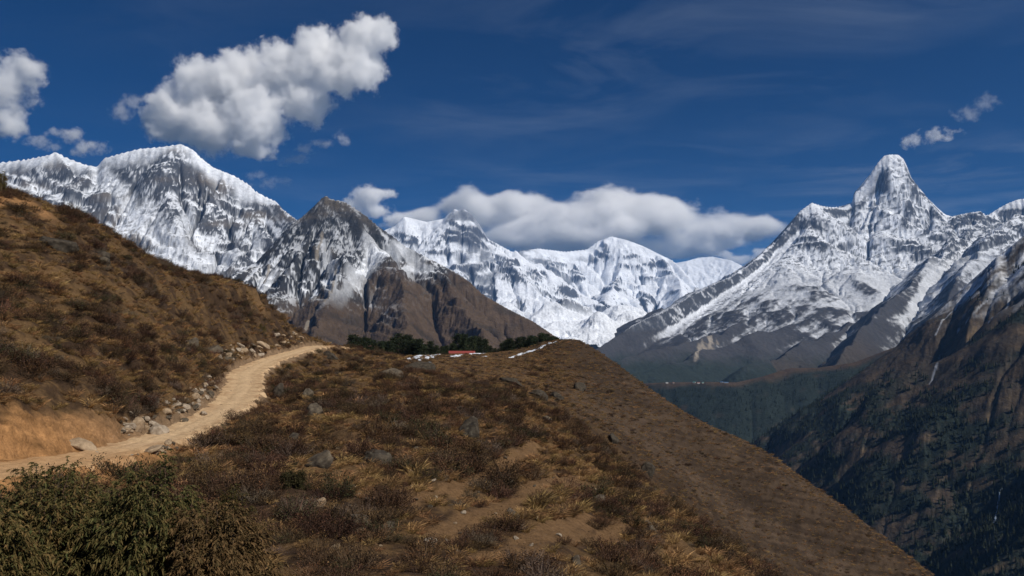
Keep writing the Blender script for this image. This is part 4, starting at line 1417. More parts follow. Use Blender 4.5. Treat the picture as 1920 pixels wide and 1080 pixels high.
def pine_parts(seed, tall=11.0, wide=3.6):
    rs = np.random.RandomState(seed)
    T, C, br = [], [], []
    lean = rs.randn(2) * 0.35
    top = np.array((lean[0], lean[1], tall))
    br.append(([np.array((0, 0, -0.5)), top * 0.5 + np.array((0.15, 0, 0)), top * 0.97], [0.24, 0.15, 0.03]))
    nb = 34
    for i in range(nb):
        h = 0.16 + 0.80 * (i / nb) ** 0.9
        u = i * 2.4 + rs.rand()
        ln = wide * (1 - 0.55 * ((h - 0.16) / 0.8) ** 1.5) * rs.uniform(0.45, 1.05)
        s = top * h
        e = s + np.array((math.cos(u) * ln, math.sin(u) * ln, ln * rs.uniform(-0.05, 0.40)))
        br.append(([s, (s + e) / 2 + np.array((0, 0, -0.08)), e], [0.07, 0.045, 0.015]))
        for c in range(4):                      # needle pads along the outer limb
            ctr = s + (e - s) * rs.uniform(0.45, 1.05) + rs.randn(3) * 0.22
            n = 24
            p = ctr + rs.randn(n, 3) * np.array((0.55, 0.55, 0.24))
            q = p + unit(rs.randn(n, 3) + np.array((0, 0, 0.7))) * rs.uniform(0.3, 0.6, (n, 1))
            T.append(blades(rs, p, q, 0.16)); C.append(jitter_col(rs, (0.016, 0.026, 0.015), (0.052, 0.062, 0.030), n, 0.3))
    return tubes_mesh("trunk", br, (0.09, 0.065, 0.05)), tri_mesh("crown", np.concatenate(T), np.concatenate(C))


PINES = [pine_parts(100 + i) for i in range(4)]
for t_, c_ in PINES:
    t_.materials.append(bark_mat); c_.materials.append(pine_mat)


def pine(px, top_y, base_y, Y, i, label, group):
    p = P(px, base_y, Y)
    gz = float(fore_z(np.array([p[0]]), np.array([p[1]]))[0])
    tall = P(px, top_y, Y)[2] - gz
    s = max(tall * (0.86 + 0.26 * ((i * 13) % 7) / 6), 2.0) / 11.0
    root = empty("pine_tree", (p[0], p[1], gz), i * 1.7)
    root.scale = (s * (0.9 + 0.3 * ((i * 7) % 5) / 5),) * 2 + (s,)
    tag(root, label, "tree", group)
    for nm, me in zip(("trunk", "crown"), PINES[i % 4]):
        o = bpy.data.objects.new(nm, me); COL.objects.link(o); o.parent = root
    return root


k_ = 0
for px, ty in [(656, 640), (658, 646), (664, 631), (676, 634), (688, 632), (702, 638), (714, 636), (726, 634), (738, 637), (752, 630), (764, 629), (776, 634), (786, 633), (798, 643), (812, 646), (820, 650), (806, 642), (782, 639), (758, 638), (720, 641), (680, 641), (668, 640), (694, 642), (730, 643), (770, 640), (790, 645)]:
    pine(px, ty, 676, 352 + (k_ * 37 % 34), k_, "dark pine in the wide clump behind the knoll, left of the red roof", "pines of the wide clump"); k_ += 1
for px, ty in [(828, 648), (836, 645), (848, 638), (858, 632), (870, 630), (882, 632), (894, 630), (906, 634), (918, 645), (864, 640), (888, 638)]:
    pine(px, ty, 674, 362 + (k_ * 37 % 30), k_, "dark pine in the round clump standing right behind the red roof", "pines of the round clump"); k_ += 1
for px, ty in [(948, 640), (958, 635), (970, 632), (982, 629), (994, 626), (1004, 625), (1014, 629), (1024, 628), (1034, 632), (964, 644), (988, 636), (936, 652), (928, 650), (942, 646), (1044, 634), (1038, 638), (1054, 637), (1028, 636), (1016, 634), (976, 640), (1000, 634), (952, 642)]:
    pine(px, ty, 668, 352 + (k_ * 37 % 26), k_, "dark pine in the clump on the crest beside the snow strip", "pines of the crest clump"); k_ += 1
p_ = hill_hit(2, 356)
juniper("skyline_shrub", Vector(P(1, 356, 71)), 1.7, 0.5, 31, "lone dark shrub on the skyline at the left edge", 26, 30, leaf=1.3)["group"] = "shrubs on the left skyline"
juniper("skyline_shrub", jbase(492, 574, 114), 1.7, 0.55, 32, "small dark leaning shrub on the left hill's skyline above the path", 24, 30, leaf=1.3)["group"] = "shrubs on the left skyline"


ground_cover()


# the woods far below, one mass
def conifer_low(seed):
    rs = np.random.RandomState(seed)
    T, C = [], []
    for i in range(7):
        z = i / 7; r = 0.24 * (1 - z) + 0.03
        n = 7
        u = np.arange(n) * 2 * np.pi / n + rs.rand() * 6
        ring = np.stack((np.cos(u) * r * rs.uniform(0.7, 1.2, n), np.sin(u) * r * rs.uniform(0.7, 1.2, n), np.full(n, z * 0.95)), 1)
        tip = np.array((0, 0, z * 0.95 + 0.26))
        T.append(np.stack((ring, np.roll(ring, -1, 0), np.tile(tip, (n, 1))), 1)); C.append(jitter_col(rs, (0.012, 0.019, 0.012), (0.034, 0.040, 0.020), n, 0.25))
    return tri_mesh("conifer", np.concatenate(T), np.concatenate(C))


def far_woods():
    col = unlinked("conifers", [conifer_low(i) for i in range(4)], pine_mat)
    P_, S_ = [], []
    for m, n, prob in ((M_RIGHT, 60000, 1.0), (M_SHELF, 26000, 1.0)):
        i = RS.randint(0, m.X.shape[0], n); j = RS.randint(0, int(m.X.shape[1] * 0.9), n)
        keep = RS.rand(n) < m.wood[i, j] * prob
        i, j = i[keep], j[keep]
        jx = RS.uniform(-6, 6, (len(i), 2))
        P_.append(np.stack((m.X[i, j] + jx[:, 0], m.Y[i, j] + jx[:, 1], m.H[i, j] - 2.5), 1)); S_.append(RS.uniform(9, 21, len(i)))
    pts = np.concatenate(P_); s = np.concatenate(S_)
    rot = np.stack((np.zeros(len(s)), np.zeros(len(s)), RS.uniform(0, 6.28, len(s))), 1)
    scatter("forest", pts, rot, np.stack((s, s, s), 1), col, "dark conifer woods clothing the far sides of the gorge", "forest")
    print("forest", len(s))


far_woods()

# ------------------------------------------------------------------ rocks, snow, buildings
def stone_mat(name, a, b, lichen, amt=0.35):
    m, nt, out = new_mat(name)
    N, L = nt.nodes.new, nt.links.new
    bs = N("ShaderNodeBsdfPrincipled"); bs.inputs["Roughness"].default_value = 0.9; bs.inputs["Specular IOR Level"].default_value = 0.15
    tc = N("ShaderNodeTexCoord")
    n = N("ShaderNodeTexNoise"); n.inputs["Scale"].default_value = 2.5; n.inputs["Detail"].default_value = 8; n.inputs["Roughness"].default_value = 0.65
    L(tc.outputs["Object"], n.inputs["Vector"])
    r = N("ShaderNodeValToRGB"); r.color_ramp.elements[0].position = 0.35; r.color_ramp.elements[1].position = 0.66
    r.color_ramp.elements[0].color = (*a, 1); r.color_ramp.elements[1].color = (*b, 1)
    L(n.outputs["Fac"], r.inputs["Fac"])
    n2 = N("ShaderNodeTexNoise"); n2.inputs["Scale"].default_value = 6; n2.inputs["Detail"].default_value = 5
    L(tc.outputs["Object"], n2.inputs["Vector"])
    mr = N("ShaderNodeMapRange"); mr.inputs["From Min"].default_value = 0.55; mr.inputs["From Max"].default_value = 0.68; mr.inputs["To Max"].default_value = amt
    L(n2.outputs["Fac"], mr.inputs["Value"])
    mx = N("ShaderNodeMix"); mx.data_type = 'RGBA'; L(mr.outputs[0], mx.inputs["Factor"]); L(r.outputs[0], mx.inputs["A"]); mx.inputs["B"].default_value = (*lichen, 1)
    L(mx.outputs["Result"], bs.inputs["Base Color"])
    bp = N("ShaderNodeBump"); bp.inputs["Distance"].default_value = 0.06; L(n.outputs["Fac"], bp.inputs["Height"]); L(bp.outputs[0], bs.inputs["Normal"])
    L(bs.outputs[0], out.inputs[0])
    return m


stone_dark = stone_mat("dark_stone", (0.022, 0.018, 0.014), (0.080, 0.063, 0.045), (0.17, 0.155, 0.11))
stone_grey = stone_mat("grey_stone", (0.045, 0.036, 0.027), (0.135, 0.105, 0.072), (0.20, 0.175, 0.12))
stone_pale = stone_mat("pale_stone", (0.20, 0.155, 0.11), (0.44, 0.36, 0.27), (0.20, 0.15, 0.10))
stone_tan = stone_mat("tan_stone", (0.20, 0.14, 0.085), (0.42, 0.31, 0.20), (0.16, 0.10, 0.06))


def rock_mesh(seed, sx, sy, sz, cuts=9, sub=4):
    rs = np.random.RandomState(seed)
    bm = bmesh.new()
    bmesh.ops.create_icosphere(bm, subdivisions=sub, radius=1)
    V = np.array([v.co[:] for v in bm.verts])
    for c in range(cuts):                                    # flat broken faces
        nrm = unit(rs.randn(3)); d = rs.uniform(0.50, 0.86)
        k = V @ nrm - d
        V = V - np.where(k > 0, k, 0)[:, None] * nrm * 0.94
    n = fbm(V[:, 0] * 1.5 + seed, V[:, 1] * 1.5 + V[:, 2] * 1.7, 5, seed % 9, 0.55)
    n2 = fbm(V[:, 2] * 4 + seed, V[:, 0] * 3.1 - V[:, 1] * 2.2, 3, (seed + 4) % 9)
    V = V * (1 + 0.22 * n + 0.07 * n2)[:, None]
    for v, co in zip(bm.verts, V * np.array((sx, sy, sz))):
        v.co = co
    me = bpy.data.meshes.new("boulder"); bm.to_mesh(me); bm.free()
    for p in me.polygons:
        p.use_smooth = True
    return me


# px, py of the middle, width px, height px, material, tilt, label
ROCKS = [
    (781, 688, 72, 26, stone_dark, 0.0, "long dark boulder lying beside the snow strips on the knoll"),
    (884, 803, 44, 46, stone_dark, 0.2, "biggest upright dark boulder in the middle of the slope"),
    (866, 771, 26, 22, stone_dark, 0.1, "smaller round dark boulder just uphill of the biggest one"),
    (700, 858, 62, 32, stone_dark, -0.1, "broad dark boulder with brown heath growing over its top"),
    (672, 982, 60, 30, stone_grey, 0.1, "wide lichen grey boulder in the near slope, above the lower edge"),
    (726, 990, 34, 20, stone_grey, -0.25, "flat grey slab leaning just right of the wide lichen boulder"),
    (588, 769, 30, 28, stone_grey, 0.3, "pointed grey boulder on the slope right of the path bend"),
    (600, 862, 56, 32, stone_grey, -0.5, "long slanting grey slab half buried in the slope"),
    (548, 826, 34, 24, stone_dark, -0.3, "dark tilted boulder uphill of the slanting slab"),
    (521, 735, 26, 34, stone_dark, 0.4, "dark narrow boulder under the outer edge of the path bend"),
    (962, 966, 30, 30, stone_grey, 0.0, "grey boulder between the two middle sheep tracks"),
    (952, 912, 20, 26, stone_grey, 0.3, "slim upright grey stone beside the upper sheep track"),
    (1216, 988, 28, 24, stone_grey, 0.1, "pale grey boulder near the right end of the near spur"),
    (1080, 1053, 18, 22, stone_grey, 0.1, "small upright grey stone near the lower edge"),
    (1126, 936, 26, 18, stone_grey, -0.2, "grey stone on the right shoulder of the near spur"),
    (1024, 785, 22, 14, stone_grey, 0.0, "grey stone on the middle slope, farther than the biggest boulder"),
    (733, 700, 44, 24, stone_grey, 0.0, "rough grey boulder behind heath, left of the snow strips"),
    (616, 668, 34, 18, stone_dark, 0.0, "dark boulder at the outer edge of the path's far end"),
    (395, 657, 38, 20, stone_grey, -0.3, "grey boulder in the bank above the path bend"),
    (355, 643, 26, 28, stone_grey, 0.2, "round speckled boulder in heath above the path bend"),
    (296, 809, 34, 22, stone_pale, 0.1, "bright white boulder lying by the inner edge of the path"),
    (254, 796, 26, 26, stone_tan, 0.2, "tan boulder in the rubble left of the white one"),
    (280, 758, 30, 24, stone_grey, -0.1, "mossy grey boulder sticking out at the top of the cut bank"),
    (150, 836, 52, 17, stone_tan, 0.5, "weathered tan slab leaning against the bank at the path's left end"),
    (190, 490, 30, 16, stone_grey, 0.0, "grey boulder high on the left hill"),
    (188, 478, 26, 14, stone_dark, 0.1, "dark rock just above the grey one high on the left hill"),
    (95, 455, 70, 26, stone_dark, 0.1, "dark overhanging outcrop on the upper left hill"),
    (575, 738, 22, 18, stone_grey, 0.1, "grey stone among heath below the path's upper stretch"),
    (1040, 742, 34, 16, stone_dark, 0.2, "dark rock outcrop high on the crest's flank"),
    (960, 715, 44, 16, stone_dark, 0.25, "long dark rock band below the crest"),
    (1008, 740, 40, 18, stone_dark, 0.3, "dark rock band right of the long one"),
    (1150, 823, 22, 24, stone_dark, 0.1, "dark stone on the flank beyond the near spur"),
    (1215, 880, 26, 26, stone_dark, 0.1, "dark broken rock on the flank, farther down"),
    (1440, 1054, 14, 12, stone_dark, 0.0, "lone dark stone low on the smooth right flank"),
    (1085, 725, 26, 20, stone_dark, 0.0, "dark rock under the top of the crest"),
]


def place_rock(px, py, w, h, mat, tilt, label, seed, name="boulder", cat="boulder", sub=4):
    g = hill_hit(px, py + h * 0.30)
    k = math.hypot(g[0], g[1]) / F_PX * 1.03
    sx = w * k * 0.52; sz = h * k * 0.66; sy = min(sx, sz * 1.4) * 1.05
    me = rock_mesh(seed, sx, sy, sz, 9, sub)
    me.name = name
    o = link(name, me, mat)
    o.location = (g[0], g[1] + sy * 0.25, g[2] + sz * 0.12)
    o.rotation_euler = (0.1 * math.sin(seed), tilt, math.atan2(-g[0], g[1]) + 0.25 * math.sin(seed * 3))
    tag(o, label, cat)
    return o


for i, (px, py, w, h, mt, tl, lb) in enumerate(ROCKS):
    place_rock(px, py, w, h, mt, tl, lb, i + 3)["group"] = "boulders on the hillside"

# rubble along the cut bank of the path: a few shapes, each stone its own object
STONES = [rock_mesh(200 + i, 1, 0.8, 0.7, 8, 3) for i in range(6)]
for me in STONES:
    me.name = "stone"


def rubble(n, spots, mats, size, label, group):
    for i in range(n):
        px, py, sx, sy = spots[RS.randint(len(spots))]
        g = hill_hit(px + RS.randn() * sx, py + RS.randn() * sy)
        s = size * math.exp(RS.randn() * 0.45)
        me = STONES[RS.randint(6)]
        o = bpy.data.objects.new("stone", me); COL.objects.link(o)
        if not me.materials:
            me.materials.append(stone_tan)
        o.material_slots[0].link = 'OBJECT'; o.material_slots[0].material = mats[RS.randint(len(mats))]
        o.location = (g[0], g[1], g[2] + 0.18 * s); o.scale = (s, s * RS.uniform(0.7, 1.2), s * RS.uniform(0.6, 1.0))
        o.rotation_euler = tuple(RS.uniform(-0.6, 0.6, 2)) + (RS.uniform(0, 6.28),)
        tag(o, label, "stone", group)


rubble(90, [(345, 762, 18, 9), (375, 745, 14, 9), (330, 772, 12, 8), (395, 722, 10, 10)], [stone_tan, stone_pale, stone_pale, stone_grey], 0.20, "loose pale stone in the heap along the inside of the path bend", "loose stones inside the path bend")
rubble(70, [(445, 662, 22, 6), (490, 652, 22, 6), (530, 640, 16, 5), (420, 668, 12, 6), (550, 632, 8, 5)], [stone_tan, stone_tan, stone_grey, stone_pale], 0.33, "broken tan stone in the low bank along the path's far stretch", "broken stones along the far bank")
rubble(34, [(250, 790, 12, 8), (240, 808, 8, 5), (275, 795, 10, 9)], [stone_pale, stone_tan, stone_grey], 0.15, "small stone in the rubble at the foot of the cut bank by the white boulder", "rubble at the foot of the bank")
rubble(26, [(300, 843, 16, 3), (318, 838, 10, 3), (285, 848, 10, 3)], [stone_tan, stone_tan, stone_grey], 0.15, "stone set along the outer edge of the path above the junipers", "edge stones of the path")
rubble(110, [(760, 880, 170, 50), (900, 960, 170, 50), (640, 900, 90, 50), (1050, 980, 80, 40), (700, 1000, 120, 40)], [stone_pale, stone_tan, stone_grey], 0.10, "small pale stone lying loose among heath on the near slope", "loose stones on the near slope")

rubble(60, [(380, 790, 30, 9), (440, 745, 14, 12), (456, 712, 16, 8), (310, 820, 30, 6), (500, 678, 20, 5), (220, 846, 20, 6)], [stone_tan, stone_tan, stone_pale], 0.07, "small tan stone lying loose on the dirt path", "loose stones on the path")

# ---- snow lying in strips on the knoll and along the crest
snow_mat, nt_, out_ = new_mat("old_snow")
b_ = nt_.nodes.new("ShaderNodeBsdfPrincipled"); b_.inputs["Base Color"].default_value = (0.66, 0.69, 0.74, 1); b_.inputs["Roughness"].default_value = 0.6
nn_ = nt_.nodes.new("ShaderNodeTexNoise"); nn_.inputs["Scale"].default_value = 3; bb_ = nt_.nodes.new("ShaderNodeBump"); bb_.inputs["Distance"].default_value = 0.1
nt_.links.new(nn_.outputs["Fac"], bb_.inputs["Height"]); nt_.links.new(bb_.outputs[0], b_.inputs["Normal"]); nt_.links.new(b_.outputs[0], out_.inputs[0])


def snow_strip(pts, width, label):
    q = np.array([hill_hit(px, py, 60) for px, py in pts])
    c = spline(q, 60)
    tx = np.gradient(c[:, 0]); ty = np.gradient(c[:, 1]); l = np.hypot(tx, ty) + 1e-6
    v = np.linspace(-1, 1, 13)
    taper = np.sin(np.linspace(0.12, math.pi - 0.12, 60)) ** 0.5
    W = width * taper * (1 + 0.5 * fbm(c[:, 0] / 2 + 3, c[:, 1] / 2, 3, 4))
    X = c[:, 0, None] - (ty / l)[:, None] * v * W[:, None]; Y = c[:, 1, None] + (tx / l)[:, None] * v * W[:, None]
    Z = fore_z(X, Y) + 0.30 * np.sqrt(np.clip(1 - v * v, 0, 1))[None] * taper[:, None] - 0.10 + 0.1 * fbm(X, Y, 3, 2)
    o = link("snow_patch", grid_mesh("snow_patch", X, Y, Z), snow_mat)
    tag(o, label, "snow", kind='structure')


snow_strip([(760, 679), (780, 672), (800, 667), (826, 661)], 1.3, "long snow strip on the brow of the knoll")
snow_strip([(786, 677), (800, 673), (814, 671)], 0.8, "short snow strip below the long one")
snow_strip([(796, 688), (800, 683), (805, 679)], 1.2, "small snow patch beside the long dark boulder")
snow_strip([(842, 668), (855, 667), (868, 664)], 1.0, "snow strip in front of the red roof")
snow_strip([(880, 664), (895, 663), (910, 661)], 1.0, "snow strip right of the red roof")
snow_strip([(905, 669), (912, 668)], 0.8, "tiny snow patch right of the roof")
snow_strip([(956, 671), (975, 665), (1000, 657), (1020, 648), (1044, 640)], 1.3, "snow strip running up the crest to its top")

# ---- lodge with the red roof, huts in the trees, village on the shelf
def plain_mat(name, c, rough=0.8, sc=3.0, amt=0.2):
    m, nt, out = new_mat(name)
    N, L = nt.nodes.new, nt.links.new
    b = N("ShaderNodeBsdfPrincipled"); b.inputs["Roughness"].default_value = rough
    tc = N("ShaderNodeTexCoord"); n = N("ShaderNodeTexNoise"); n.inputs["Scale"].default_value = sc; n.inputs["Detail"].default_value = 5
    L(tc.outputs["Object"], n.inputs["Vector"])
    r = N("ShaderNodeValToRGB")
    r.color_ramp.elements[0].color = tuple(q * (1 - amt) for q in c) + (1,); r.color_ramp.elements[1].color = tuple(min(q * (1 + amt), 1) for q in c) + (1,)
    L(n.outputs["Fac"], r.inputs["Fac"]); L(r.outputs[0], b.inputs["Base Color"]); L(b.outputs[0], out.inputs[0])
    return m


wall_stone = plain_mat("wall_stone", (0.22, 0.19, 0.16))
wall_white = plain_mat("wall_whitewash", (0.6, 0.58, 0.54))
roof_red = plain_mat("roof_red", (0.26, 0.05, 0.035), 0.6)
roof_blue = plain_mat("roof_blue", (0.08, 0.20, 0.42), 0.5)
roof_teal = plain_mat("roof_teal", (0.10, 0.30, 0.28), 0.5)
roof_grey = plain_mat("roof_grey", (0.35, 0.36, 0.37), 0.5)
roof_brown = plain_mat("roof_brown", (0.20, 0.07, 0.05), 0.6)
wood_dark = plain_mat("wood_dark", (0.06, 0.04, 0.03))
glass_dark = plain_mat("window_dark", (0.03, 0.035, 0.045), 0.15)


def box(bm, x0, x1, y0, y1, z0, z1):
    v = [bm.verts.new(p) for p in ((x0, y0, z0), (x1, y0, z0), (x1, y1, z0), (x0, y1, z0), (x0, y0, z1), (x1, y0, z1), (x1, y1, z1), (x0, y1, z1))]
    for f in ((3, 2, 1, 0), (4, 5, 6, 7), (0, 1, 5, 4), (1, 2, 6, 5), (2, 3, 7, 6), (3, 0, 4, 7)):
        bm.faces.new([v[i] for i in f])


def bm_link(name, bm, mat, parent):
    me = bpy.data.meshes.new(name); bm.to_mesh(me); bm.free()
    return link(name, me, mat, parent)


def house(name, loc, rz, L, W, H, wall, roof, label, group=None, detail=True, pitch=0.42):
    root = empty(name, loc, rz)
    tag(root, label, "house", group)
    bm = bmesh.new(); box(bm, -L / 2, L / 2, -W / 2, W / 2, -1.5, H)
    for s in (-1, 1):                                            # gables
        x = s * L / 2
        a, b, c = bm.verts.new((x, -W / 2, H)), bm.verts.new((x, W / 2, H)), bm.verts.new((x, 0, H + W / 2 * pitch))
        d, e, f = bm.verts.new((x * 0.97, -W / 2, H)), bm.verts.new((x * 0.97, W / 2, H)), bm.verts.new((x * 0.97, 0, H + W / 2 * pitch))
        for q in ((a, b, c), (f, e, d), (a, c, f, d), (c, b, e, f)):
            bm.faces.new(q)
    bm_link("wall", bm, wall, root)
    bm = bmesh.new()
    o = 0.55
    for s in (-1, 1):                                            # two roof slabs with eaves
        y0, z0 = 0.0, H + W / 2 * pitch + 0.06; y1, z1 = s * (W / 2 + o), H - o * pitch + 0.06
        vv = []
        for dz in (0, 0.12):
            for x in (-L / 2 - o, L / 2 + o):
                vv.append(bm.verts.new((x, y0, z0 + dz))); vv.append(bm.verts.new((x, y1, z1 + dz)))
        for q in ((0, 1, 3, 2), (4, 6, 7, 5), (0, 2, 6, 4), (1, 5, 7, 3), (0, 4, 5, 1), (2, 3, 7, 6)):
            bm.faces.new([vv[i] for i in q])
    bm_link("roof", bm, roof, root)
    if detail:
        bm = bmesh.new(); box(bm, -0.5, 0.5, -W / 2 - 0.06, -W / 2 + 0.05, 0, 2.0); bm_link("door", bm, wood_dark, root)
        for x in (-L * 0.36, -L * 0.2, L * 0.2, L * 0.36):
            bm = bmesh.new(); box(bm, x - 0.55, x + 0.55, -W / 2 - 0.05, -W / 2 + 0.05, 0.9, 2.0); w = bm_link("window", bm, wood_dark, root)
            bm = bmesh.new(); box(bm, x - 0.45, x + 0.45, -W / 2 - 0.08, -W / 2 - 0.052, 1.0, 1.9); bm_link("pane", bm, glass_dark, w)
    return root


def on_hill(px, py, Y, dz=0.0):
    p = P(px, py, Y)
    return (p[0], p[1], float(fore_z(np.array([p[0]]), np.array([p[1]]))[0]) + dz)


def sit(px, py, Y):
    p = P(px, py, Y); return (p[0], p[1], p[2])


house("lodge", sit(866, 671, 338), math.radians(6), 10.5, 5.0, 2.0, wall_stone, roof_red, "low stone lodge with a red roof in front of the round pine clump", None, True, 0.35)
house("hut", sit(693, 659, 372), math.radians(-8), 6.0, 4.2, 2.2, wall_stone, roof_brown, "small brown roofed hut half hidden among the left pines")
house("hut", sit(806, 662, 378), math.radians(10), 5.0, 4.0, 2.2, wall_stone, wood_dark, "small dark roofed hut at the right end of the left pines")
vill = [(1250, roof_grey, wall_white, "white walled grey roofed house at the left end of the far village"), (1262, roof_brown, wall_stone, "brown roofed house near the left end of the far village"),
        (1300, roof_teal, wall_white, "teal roofed house in the middle of the far village"), (1309, roof_red, wall_white, "red roofed house in the middle of the far village"),
        (1317, roof_teal, wall_stone, "teal roofed stone house next to the red roofed one"), (1352, roof_blue, wall_white, "blue roofed house right of the village middle"),
        (1360, roof_blue, wall_stone, "long blue roofed lodge at the right end of the far village")]
for i, (px, rf, wl_, lb) in enumerate(vill):
    h_ = M_SHELF.hit(px, 719.5)
    house("house", (h_[0], h_[1], h_[2] + 1.0), 0.5 * math.sin(i * 2.1), 17 if i != 6 else 30, 10, 5.5, wl_, rf, lb, "houses of the far village", False)

# ---- waterfall in the dark gully on the right
water_mat, nt_, out_ = new_mat("white_water")
b_ = nt_.nodes.new("ShaderNodeBsdfPrincipled"); b_.inputs["Base Color"].default_value = (0.25, 0.31, 0.37, 1); b_.inputs["Roughness"].default_value = 0.4
nt_.links.new(b_.outputs[0], out_.inputs[0])


def waterfall():
    q = spline([M_RIGHT.hit(px, py) for px, py in ((1876, 920), (1873, 938), (1868, 955), (1864, 972), (1862, 985))], 40)
    V, F = [], []
    for i, p in enumerate(q):
        w = (1.1 + 1.6 * i / 40) * (1 + 0.5 * math.sin(i * 1.7))
        for k in range(6):
            an = math.pi * k / 5
            V.append((p[0] + math.cos(an) * w + 1.2 * math.sin(i * 0.6), p[1] - 2.0 - math.sin(an) * 2.5, p[2] + 2.5 + math.sin(an) * 1.5))
    for i in range(39):
        for k in range(5):
            a = i * 6 + k; F.append((a, a + 1, a + 7, a + 6))
    me = np_mesh("waterfall", np.array(V), np.array(F), np.full(len(F), 4), None, True)
    o = link("waterfall", me, water_mat)
    tag(o, "thin waterfall dropping down the dark valley side at lower right", "waterfall")


waterfall()

# ------------------------------------------------------------------ clouds and air
def cloud(balls, Y, label, dens=0.012, scale=900.0, amp=0.42, thr=0.10, soft=0.22, step=0.2, seed=0, aniso=0.0, detail=7, rough=0.62, stretch=(1, 1, 1)):
    """balls: (px, py, half width px, half height px, depth offset as a share of Y)"""
    ell = []
    for px, py, rx, ry, off in balls:
        y = Y * (1 + off)
        c = P(px, py, y)
        k = y / F_PX
        ell.append((c, np.array((rx * k, max(min(rx, ry) * 1.05, 0.6 * ry) * k, ry * k))))
    ctr = np.mean([e[0] for e in ell], 0)
    bm = bmesh.new()
    for c, r in ell:
        bmesh.ops.create_icosphere(bm, subdivisions=3, radius=1.22,
                                   matrix=Matrix.Translation(Vector(c - ctr)) @ Matrix.Diagonal((r[0], r[1], r[2], 1)))
    me0 = bpy.data.meshes.new("cloud_lumps"); bm.to_mesh(me0); bm.free()
    tmp = bpy.data.objects.new("cloud_lumps", me0); COL.objects.link(tmp)
    md = tmp.modifiers.new("r", 'REMESH'); md.mode = 'VOXEL'
    md.voxel_size = float(min(min(e[1]) for e in ell)) / 5.0
    dg = bpy.context.evaluated_depsgraph_get()
    me = bpy.data.meshes.new_from_object(tmp.evaluated_get(dg))
    bpy.data.objects.remove(tmp); bpy.data.meshes.remove(me0)
    me.name = "cloud"
    base = 3350.0 - ctr[2]                                   # level cloud base, clear of the haze below
    for v in me.vertices:
        if v.co.z < base:
            v.co.z = base
    m, nt, out = new_mat("cloud_vapour")
    N, L = nt.nodes.new, nt.links.new
    tc = N("ShaderNodeTexCoord")
    pos = tc.outputs["Object"]
    # edges are pushed about by slow turbulence before the lumps are measured
    wn_ = N("ShaderNodeTexNoise"); wn_.inputs["Scale"].default_value = 1.0 / (scale * 1.6); wn_.inputs["Detail"].default_value = 2
    off = N("ShaderNodeVectorMath"); off.operation = 'ADD'; off.inputs[1].default_value = (seed * 9137.0, seed * 511.0, 0)
    L(pos, off.inputs[0]); L(off.outputs[0], wn_.inputs["Vector"])
    ws = N("ShaderNodeVectorMath"); ws.operation = 'SUBTRACT'; ws.inputs[1].default_value = (0.5, 0.5, 0.5)
    L(wn_.outputs["Color"], ws.inputs[0])
    wa = N("ShaderNodeVectorMath"); wa.operation = 'MULTIPLY_ADD'; wa.inputs[1].default_value = (scale * 0.7,) * 3
    L(ws.outputs[0], wa.inputs[0]); L(pos, wa.inputs[2])
    best = None
    for c, r in ell:
        inv = 1.0 / r
        v = N("ShaderNodeVectorMath"); v.operation = 'MULTIPLY_ADD'
        v.inputs[1].default_value = tuple(inv); v.inputs[2].default_value = tuple(-(c - ctr) * inv)
        L(wa.outputs[0], v.inputs[0])
        ln = N("ShaderNodeVectorMath"); ln.operation = 'LENGTH'; L(v.outputs[0], ln.inputs[0])
        if best is None:
            best = ln.outputs["Value"]
        else:
            mn = N("ShaderNodeMath"); mn.operation = 'SMOOTH_MIN'; mn.inputs[2].default_value = 0.25
            L(best, mn.inputs[0]); L(ln.outputs["Value"], mn.inputs[1]); best = mn.outputs[0]
    n = N("ShaderNodeTexNoise"); n.inputs["Scale"].default_value = 1.0 / scale
    n.inputs["Detail"].default_value = detail; n.inputs["Roughness"].default_value = rough
    sc = N("ShaderNodeVectorMath"); sc.operation = 'MULTIPLY'; sc.inputs[1].default_value = stretch
    L(off.outputs[0], sc.inputs[0]); L(sc.outputs[0], n.inputs["Vector"])
    A = amp * 3.4
    a = N("ShaderNodeMath"); a.operation = 'MULTIPLY_ADD'; a.inputs[1].default_value = 2 * A; a.inputs[2].default_value = 1 - A - thr
    L(n.outputs["Fac"], a.inputs[0])
    s = N("ShaderNodeMath"); s.operation = 'SUBTRACT'; L(a.outputs[0], s.inputs[0]); L(best, s.inputs[1])
    mr = N("ShaderNodeMapRange"); mr.interpolation_type = 'SMOOTHSTEP'
    mr.inputs["From Min"].default_value = 0; mr.inputs["From Max"].default_value = soft
    mr.inputs["To Max"].default_value = dens
    L(s.outputs[0], mr.inputs["Value"])
    pv = N("ShaderNodeVolumePrincipled")
    pv.inputs["Color"].default_value = (1, 1, 1, 1)
    pv.inputs["Anisotropy"].default_value = aniso
    L(mr.outputs[0], pv.inputs["Density"])
    L(pv.outputs[0], out.inputs["Volume"])
    try:
        m.cycles.volume_step_rate = step
    except Exception:
        pass
    me.materials.clear(); me.materials.append(m)
    o = bpy.data.objects.new("cloud", me); COL.objects.link(o)
    o.location = ctr
    tag(o, label, "cloud")
    return o


